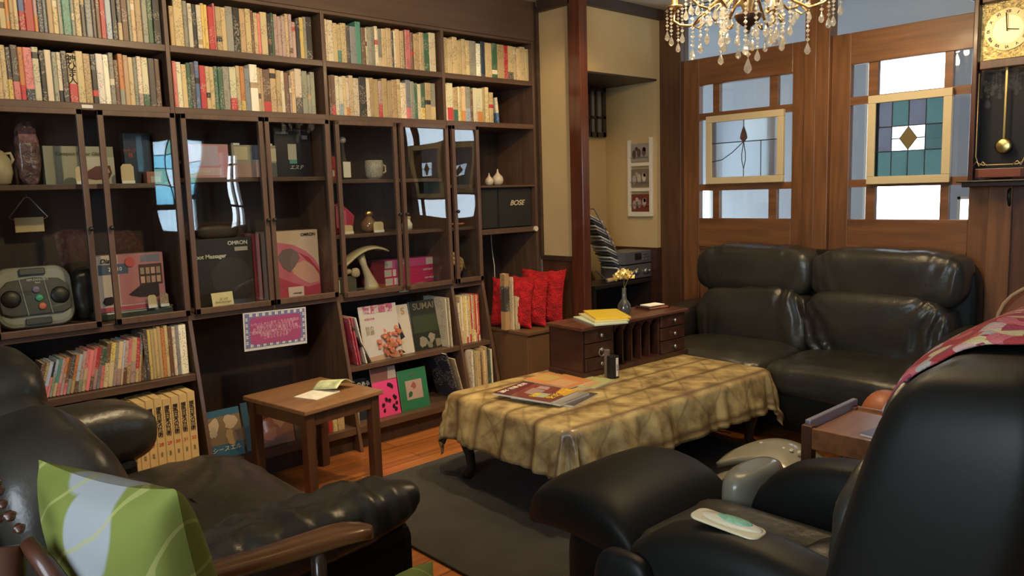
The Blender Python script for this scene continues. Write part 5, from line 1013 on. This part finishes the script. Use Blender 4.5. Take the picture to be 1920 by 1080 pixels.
obj('back_pad', MB().pill((-.57, yc+.02, .56), (.07, .50, .40), .6, .5, T(0, 0, 0, 0, 0, 0), wr=lambda p, n: .008*noise.noise(p*12)), LEA2, d, smooth=True)
obj('head_pillow', MB().pill((-.505, yc+.04, .84), (.05, .50, .18), .8, .7, wr=lambda p, n: .006*noise.noise(p*12)), LEA2, d, smooth=True)
obj('seat', MB().pill((-.86, yc+.05, .36), (.56, .38, .18), .4, .3, wr=lambda p, n: .006*sin(p.y*60)*(1 if abs(p.y) > .06 else .3)), LEA2, d, smooth=True)
obj('base', MB().box(-1.05, -.30, yc-.24, yc+.26, .03, .30), LEA3, d, bevel=.05)
def arm(y, w_, lb, z=.0):
    g = MB(); secs = []
    for (x, zt, zb, ww) in ((-1.055, .30, .10, .02), (-1.05, .40, .07, .07), (-1.02, .49, .05, w_*.95), (-.95, .555, .04, w_), (-.84, .590, .03, w_), (-.70, .595, .03, w_), (-.55, .565, .03, w_*.98), (-.40, .50, .03, w_*.9), (-.30, .42, .03, w_*.8), (-.27, .34, .1, w_*.5)):
        secs.append(((x, y, (zt+z*(x<-.4)+zb)/2), ww, (zt+z*(x<-.4)-zb)/2, (0, 0, 1)))
    return obj('armrest', loft(secs, 32, .5), LEA3, d, smooth=True, sub=1)
a_ = arm(1.285, .09, ''); b_ = arm(1.83, .085, '', -.01)
obj('grey_arm_cap', MB().pill((-1.07, 1.85, .40), (.10, .25, .20), .4, .8), GP2, d, smooth=True)
# keypad
kp = obj('keypad_tray', MB().prism([(p[0], p[1]) for p in rr(.150, .058, .020)], 0, .006, 'z', T(-.803, 1.292, .590, 0, 3, 2)), mat('keypad_cream', (.80, .72, .48), .4), d, bevel=.004)
obj('keypad_handset', MB().pill((0, 0, 0), (.125, .036, .014), .7, 1, T(-.795, 1.294, .598, 0, 4, 8)), mat('handset_cream', (.72, .66, .46), .35), kp, smooth=True)
obj('keypad_membrane', MB().pill((0, 0, 0), (.072, .027, .008), .7, 1, T(-.788, 1.295, .6035, 0, 4, 8)), mat('membrane_green', (.22, .55, .36), .5, var=(70, .3)), kp, smooth=True)
# ottoman
obj('leg_rest', loft([((-1.58, 1.68, .33), .20, .06, (.3, 0, 1)), ((-1.54, 1.68, .37), .235, .08, (.25, 0, 1)), ((-1.42, 1.68, .40), .245, .085, (.1, 0, 1)), ((-1.28, 1.67, .395), .245, .085, (0, 0, 1)), ((-1.16, 1.66, .36), .24, .085, (-.25, 0, 1)), ((-1.10, 1.65, .30), .22, .07, (-.6, 0, 1))], 36, .5), LEA3, d, smooth=True, sub=1)
obj('leg_rest_base', MB().pill((-1.30, 1.66, .19), (.34, .34, .30), .4, .4), LEA3, d, smooth=True)
obj('floor_foot', MB().pill((-1.30, 1.44, .09), (.36, .16, .16), .7, .7), LEA3, d, smooth=True)
obj('side_pod', MB().pill((-.98, 1.19, .30), (.16, .06, .42), .5, .6), LEA3, d, smooth=True)
obj('seat_belt', MB().pill((-.70, 1.53, .455), (.16, .28, .03), .7, .7, wr=lambda p, n: .008*noise.noise(p*20)), LEA2, d, smooth=True)
# ================================================================ blanket over the chair back
def blanket_mat():
    m = bpy.data.materials.new('red_patchwork_knit'); m.use_nodes = True; N = m.node_tree.nodes; L = m.node_tree.links; p = N['Principled BSDF']; p.inputs['Roughness'].default_value = .95
    tc = N.new('ShaderNodeTexCoord'); mp = N.new('ShaderNodeMapping'); mp.inputs['Scale'].default_value = (34, 60, 46); L.new(tc.outputs['Object'], mp.inputs[0])
    v = N.new('ShaderNodeTexVoronoi'); v.inputs['Scale'].default_value = 1; L.new(mp.outputs[0], v.inputs['Vector'])
    s = N.new('ShaderNodeSeparateColor'); L.new(v.outputs['Color'], s.inputs[0]); r = N.new('ShaderNodeValToRGB'); r.color_ramp.interpolation = 'CONSTANT'; e = r.color_ramp.elements
    e[0].color = (.42, .05, .05, 1); e[1].position = .3; e[1].color = (.62, .16, .17, 1)
    for q, c in ((.45, (.38, .06, .10, 1)), (.6, (.48, .44, .38, 1)), (.72, (.60, .12, .07, 1)), (.84, (.68, .42, .36, 1)), (.93, (.70, .58, .30, 1))): x = e.new(q); x.color = c
    L.new(s.outputs[0], r.inputs[0]); L.new(r.outputs[0], p.inputs['Base Color'])
    n = N.new('ShaderNodeTexNoise'); n.inputs['Scale'].default_value = 200; L.new(tc.outputs['Object'], n.inputs['Vector']); b = N.new('ShaderNodeBump'); b.inputs['Strength'].default_value = .6; b.inputs['Distance'].default_value = .006; L.new(n.outputs[0], b.inputs['Height']); L.new(b.outputs[0], p.inputs['Normal']); return m
prof = [(-.545, .87), (-.535, .90), (-.515, .93), (-.48, .965), (-.43, 1.0), (-.39, 1.022), (-.32, 1.025), (-.26, 1.0), (-.235, .95), (-.225, .89), (-.22, .83)]
def bl(u, v):
    t_ = u*(len(prof)-1); i = min(int(t_), len(prof)-2); f = t_-i; x = prof[i][0]*(1-f)+prof[i+1][0]*f; z = prof[i][1]*(1-f)+prof[i+1][1]*f
    yy = -1+2*v; s_ = abs(yy); drop_ = (.16*max(0, s_-.55)**1.5*3 if yy > 0 else .03*max(0, s_-.7)*3); y_ = yc+.14+yy*.27
    return Vector((x+.006*noise.noise(Vector((u*6, v*6, 0))), y_, z-drop_*.9+.006*noise.noise(Vector((u*9, v*9, 3)))))
tag(obj('blanket', MB().grid(bl, 50, 34), blanket_mat(), None, smooth=True, solid=.010, sub=1), 'red and pink patterned knitted blanket draped over the massage chair back', 'blanket')
# ================================================================ black armchair at the lower left (faces the far doors)
d = thing('leather_armchair', 'black leather armchair at the lower left beside the cushion chair', 'armchair', (-2.1, .6, 0))
obj('base', MB().box(-2.58, -1.55, .15, 1.0, .06, .30), LEA3, d, bevel=.04)
obj('seat_cushion', MB().pill((-2.06, .66, .36), (.98, .70, .18), .45, .3, wr=lambda p, n: .018*noise.noise(Vector((p.x*6+p.y*9, p.y*3-p.x*3, 0)))+.006*noise.noise(p*22), nu=110, nv=40), LEA2, d, smooth=True)
obj('armrest', MB().pill((0, 0, 0), (.19, .70, .135), .7, .7, T(-1.50, .675, .535, 2, 0, 0), wr=lambda p, n: (.008*noise.noise(Vector((p.x*10, p.y*40, p.z*8)))+.004*sin(p.y*75+3*noise.noise(p*9)))*(1 if n.z > -.3 else .2), nu=160, nv=40), LEA2, d, smooth=True)
obj('arm_panel', MB().box(-1.58, -1.44, .25, .99, .05, .50), LEA3, d, bevel=.03)
obj('armrest', MB().pill((0, 0, 0), (.24, .52, .22), .7, .28, T(-2.72, .55, .51, 0, 0, 4), wr=lambda p, n: .004*noise.noise(p*12)), LEA2, d, smooth=True)
obj('arm_panel', MB().box(-2.78, -2.62, .25, .74, .05, .44), LEA3, d, bevel=.03)
obj('back_cushion', MB().pill((0, 0, 0), (.50, .26, .62), .6, .5, T(-1.77, .35, .53, 12, 0, 0), wr=lambda p, n: .006*noise.noise(p*9), nu=80, nv=40), LEA2, d, smooth=True)
obj('back_cushion', MB().pill((0, 0, 0), (.50, .26, .60), .6, .5, T(-2.30, .35, .53, 12, 0, 0), wr=lambda p, n: .006*noise.noise(p*9), nu=80, nv=40), LEA2, d, smooth=True)
obj('headrest', MB().pill((0, 0, 0), (.46, .20, .20), .7, .6, T(-2.36, .33, .79, 10, 0, 0), wr=lambda p, n: .006*noise.noise(p*12)), LEA2, d, smooth=True)
obj('back_shell', MB().pill((0, 0, 0), (1.06, .16, .74), .35, .35, T(-2.06, .17, .42, 12, 0, 0)), LEA3, d, smooth=True)
def sweep_arm(x):
    g = MB(); n = 16; vs = []; S = [(.02, .695, .018), (.18, .69, .022), (.36, .678, .026), (.52, .668, .030), (.64, .664, .034), (.675, .660, .034), (.70, .654, .026), (.715, .648, .010)]
    for y, z, w_ in S: vs += [Vector((x+w_*math.copysign(abs(cos(2*pi*k/n))**.6, cos(2*pi*k/n)), y, z+.013*math.copysign(abs(sin(2*pi*k/n))**.6, sin(2*pi*k/n)))) for k in range(n)]
    m = len(S); return g.add(vs, [[i*n+k, i*n+(k+1) % n, (i+1)*n+(k+1) % n, (i+1)*n+k] for i in range(m-1) for k in range(n)]+[list(range(n))[::-1], [(m-1)*n+k for k in range(n)]])
# ================================================================ wooden armchair in the foreground, with its cushions
d = thing('wooden_armchair', 'carved wooden armchair in the foreground holding the green-and-white cushion', 'armchair', (-.85, .35, 0))
obj('arm', sweep_arm(-1.185), W_ARM, d, smooth=True)
sp_ = [(.012, 0), (.020, .02), (.014, .04), (.022, .07), (.026, .10), (.018, .13), (.012, .15), (.022, .17), (.014, .19), (.012, .24)]
for (x, y) in ((-1.17, .60), (-1.17, .30)): obj('spindle', MB().lathe([(r, z) for r, z in sp_], T(x, y, .42), 16), mat('dark_turned_wood', (.05, .028, .018), .25, coat=.5), d, smooth=True)
obj('seat', MB().pill((-.85, .38, .40), (.66, .60, .06), .3, .3), W_ARM, d, smooth=True)
for (x, y) in ((-1.12, .62), (-.58, .62), (-1.12, .12), (-.58, .12)): obj('leg', MB().lathe([(.016, 0), (.024, .12), (.018, .2), (.026, .34), (.02, .39)], T(x, y, 0), 16), W_TLEG, d, smooth=True)
obj('arm', sweep_arm(-.5), W_ARM, d, smooth=True)
for y in (.60, .30): obj('spindle', MB().lathe([(r, z) for r, z in sp_], T(-.52, y, .42), 16), mat('dark_turned_wood', (.05, .028, .018)), d, smooth=True)
rail = [(-1.34, .14, .90), (-1.37, .14, .83), (-1.31, .13, .80), (-1.24, .13, .775), (-1.14, .12, .73), (-1.02, .10, .66), (-.85, .09, .62), (-.60, .09, .64), (-.50, .08, .72)]
WD2 = wood('carved_back_wood', (.07, .025, .014), .35, .3, 'x', .3)
obj('back_rail', MB().tube([(-1.195, .185, .805), (-1.165, .20, .775), (-1.125, .215, .735), (-1.02, .20, .66), (-.80, .16, .62), (-.52, .11, .68)], [.010, .013, .016, .02, .02, .02], 12), WD2, d, smooth=True)
cv = MB()
for k, (x, y, z, s) in enumerate(((-1.225, .165, .875, .020), (-1.21, .165, .86, .018), (-1.20, .17, .845, .022), (-1.215, .16, .84, .018), (-1.19, .178, .828, .020), (-1.235, .16, .855, .018), (-1.245, .165, .88, .02))): cv.pill((x, y, z), (s*.9, s*.7, s*.6), .9, 1, M=None, wr=lambda p, n: .0015*sin(p.x*600)*sin(p.z*500), nu=24, nv=14)
obj('carved_leaf_crest', cv, WD2, d, smooth=True)
obj('back_post', MB().tube([(-1.12, .10, .42), (-1.16, .13, .62), (-1.21, .165, .80)], [.022, .022, .024], 12), WD2, d, smooth=True)
obj('back_post', MB().tube([(-.54, .06, .42), (-.50, .08, .74)], [.022, .024], 12), WD2, d, smooth=True)
def cushion_mat():
    m = bpy.data.materials.new('green_leaf_cotton'); m.use_nodes = True; N = m.node_tree.nodes; L = m.node_tree.links; p = N['Principled BSDF']; p.inputs['Roughness'].default_value = .9
    tc = N.new('ShaderNodeTexCoord'); mp = N.new('ShaderNodeMapping'); mp.inputs['Scale'].default_value = (6.2, 3, 5.0); mp.inputs['Rotation'].default_value = (0, .5, 0); L.new(tc.outputs['Object'], mp.inputs[0])
    v = N.new('ShaderNodeTexVoronoi'); v.inputs['Scale'].default_value = 1.0; v.inputs['Randomness'].default_value = .55; L.new(mp.outputs[0], v.inputs['Vector'])
    r = N.new('ShaderNodeValToRGB'); r.color_ramp.elements[0].position = .36; r.color_ramp.elements[1].position = .385; r.color_ramp.elements[0].color = (.30, .33, .34, 1); r.color_ramp.elements[1].color = (.17, .205, .035, 1); L.new(v.outputs['Distance'], r.inputs[0])
    w_ = N.new('ShaderNodeTexWave'); w_.wave_type = 'RINGS'; w_.inputs['Scale'].default_value = .9; w_.inputs['Distortion'].default_value = 4; L.new(mp.outputs[0], w_.inputs['Vector'])
    g = N.new('ShaderNodeMath'); g.operation = 'GREATER_THAN'; g.inputs[1].default_value = .985; L.new(w_.outputs[1], g.inputs[0])
    h = N.new('ShaderNodeMath'); h.operation = 'MULTIPLY'; h.inputs[1].default_value = .6; L.new(g.outputs[0], h.inputs[0])
    mx = N.new('ShaderNodeMix'); mx.data_type = 'RGBA'; mx.inputs[7].default_value = (.38, .38, .12, 1); L.new(h.outputs[0], mx.inputs[0]); L.new(r.outputs[0], mx.inputs[6]); L.new(mx.outputs[2], p.inputs['Base Color']); return m
CM = cushion_mat()
def throw(mb, w_, h_, t_, M):
    for sgn in (1, -1):
        def f(u, v, sgn=sgn):
            x = -1+2*u; y = -1+2*v; pr = (max(0, 1-abs(x)**2.2)*max(0, 1-abs(y)**2.2))**.45; kx = 1-.09*(1-abs(y)**2)*abs(x); ky = 1-.09*(1-abs(x)**2)*abs(y)
            return M @ Vector((x*w_/2*kx, sgn*t_/2*pr*(1+.05*noise.noise(Vector((x*4, y*4, 0)))), y*h_/2*ky))
        mb.grid(f, 30, 30)
    return mb
cu = obj('throw_cushion', throw(MB(), .30, .38, .15, Matrix()), CM, None, smooth=True, sub=1)
cu.location = (-1.175, .315, .70); cu.rotation_euler = (radians(12), 0, radians(20)); tag(cu, 'green cushion with large white leaf dots propped in the wooden armchair', 'cushion')
cu = obj('throw_cushion', throw(MB(), .30, .30, .12, Matrix()), CM, None, smooth=True, sub=1)
cu.location = (-1.072, .63, .498); cu.rotation_euler = (radians(-60), 0, radians(-30)); tag(cu, 'green-and-white cushion corner at the bottom edge of the picture', 'cushion')
# ================================================================ chandelier
cx, cy, cz = -1.60, 2.70, 0
d = thing('chandelier', 'brass chandelier with curled arms and strings of clear crystal drops', 'chandelier', (cx, cy, ZC))
CRY = glass('crystal', (.95, .94, .90), 1.0, .06, (45, 1, .01), ior=2.2, diffuse=.55)
M0 = Matrix.Translation((cx, cy, 0))
obj('ceiling_rose', MB().lathe([(.06, ZC), (.055, ZC-.02), (.015, ZC-.035)], M0, 24), BRASS, d, smooth=True)
obj('stem', MB().lathe([(.008, ZC-.03), (.008, 2.16), (.03, 2.14), (.012, 2.10), (.010, 2.0), (.028, 1.97), (.034, 1.93), (.020, 1.90), (.026, 1.885)], M0, 20), BRASS, d, smooth=True)
obj('bottom_bowl', MB().lathe([(.050, 1.885), (.052, 1.88), (.040, 1.86), (.022, 1.845), (.010, 1.838), (.006, 1.82), (.001, 1.815)], M0, 24), mat('dark_bronze', (.09, .05, .035), .35, .6), d, smooth=True)
BULB = mat('lit_bulb', (1, .9, .7), .5, emit=((1, .84, .58), 30))
strings = []
def arm_pts(a, R0, z_, dip):
    pts = []
    for r, dz in ((.03, .02), (.05, .055), (.08, .065), (.12, .045), (.17, 0), (.22, -dip), (.27, -dip*.7), (.30, -.0), (.295, .045)): pts.append((cx+r*R0*cos(a), cy+r*R0*sin(a), z_+dz))
    return pts
for k in range(8):
    a = 2*pi*k/8+.2; big = k % 2 == 0; R0 = 1.0 if big else .72
    p_ = arm_pts(a, R0, 1.905, .03); p_ = p_ if big else [(x, y, z+.03) for x, y, z in p_]
    am = obj('arm', MB().tube(p_, .0055, 8).tube([(cx+r*R0*cos(a+.12*s), cy+r*R0*sin(a+.12*s), z) for r, z, s in ((.06, 1.95, 0), (.12, 1.935, 1), (.18, 1.90, 1.5), (.21, 1.87, 1), (.19, 1.86, .5), (.17, 1.875, .3))], .004, 6), BRASS, d, smooth=True)
    e = Vector(p_[-1]); obj('candle_cup', MB().lathe([(.004, -.006), (.030, .004), (.034, .010), (.014, .012), (.012, .05)], Matrix.Translation(e), 18), BRASS, am, smooth=True)
    obj('candle_bulb', MB().lathe([(.009, .05), (.016, .065), (.017, .08), (.008, .105), (.001, .125)], Matrix.Translation(e), 14), BULB, am, smooth=True)
    l = bpy.data.lights.new('bulb_light', 'POINT'); l.energy = 3.4; l.color = WARM; l.shadow_soft_size = .02; lo = bpy.data.objects.new('bulb_light', l); lo.location = e+Vector((0, 0, .15)); COL.objects.link(lo)
    for s in range(4): b_ = 2*pi*s/4+a; strings.append((e.x+.032*cos(b_), e.y+.032*sin(b_), e.z+.004, [4, 6, 5, 7][(s+k) % 4] + (2 if big else 0), 1.0))
for k in range(22):
    a = 2*pi*k/22; r = (.09, .15, .21)[k % 3]; strings.append((cx+r*cos(a), cy+r*sin(a), 1.915, [7, 5, 9, 6][k % 4], 1.15))
strings.append((cx+.0, cy+.0, 1.835, 5, 1.5))
def strand(x, y, z, n, s):
    g = MB(); zz = z
    for i in range(n):
        r = (.0062 if i % 2 else .0085)*s*.9; zz -= r*1.05
        g.add([(x, y, zz+r), (x, y, zz-r)]+[(x+r*cos(2*pi*j/6), y+r*sin(2*pi*j/6), zz) for j in range(6)], [[0, 2+j, 2+(j+1) % 6] for j in range(6)]+[[1, 2+(j+1) % 6, 2+j] for j in range(6)]); zz -= r*1.05
    g.lathe([(r*s, zz-q*s) for r, q in ((.0005, 0), (.004, .008), (.0095, .021), (.0105, .029), (.006, .036), (.0005, .039))], Matrix.Translation((x, y, 0)), 7); return g
for q in strings: obj('crystal_strand', strand(*q), CRY, d, smooth=False)

# lettering becomes plain meshes
dg = bpy.context.evaluated_depsgraph_get()
for o in [o for o in bpy.data.objects if o.type == 'FONT']:
    me = bpy.data.meshes.new_from_object(o.evaluated_get(dg)); n = bpy.data.objects.new('lettering', me); COL.objects.link(n)
    if not me.materials: me.materials.append(o.data.materials[0])
    n.parent = o.parent; n.location = o.location; n.rotation_euler = o.rotation_euler; n.scale = o.scale; bpy.data.objects.remove(o)
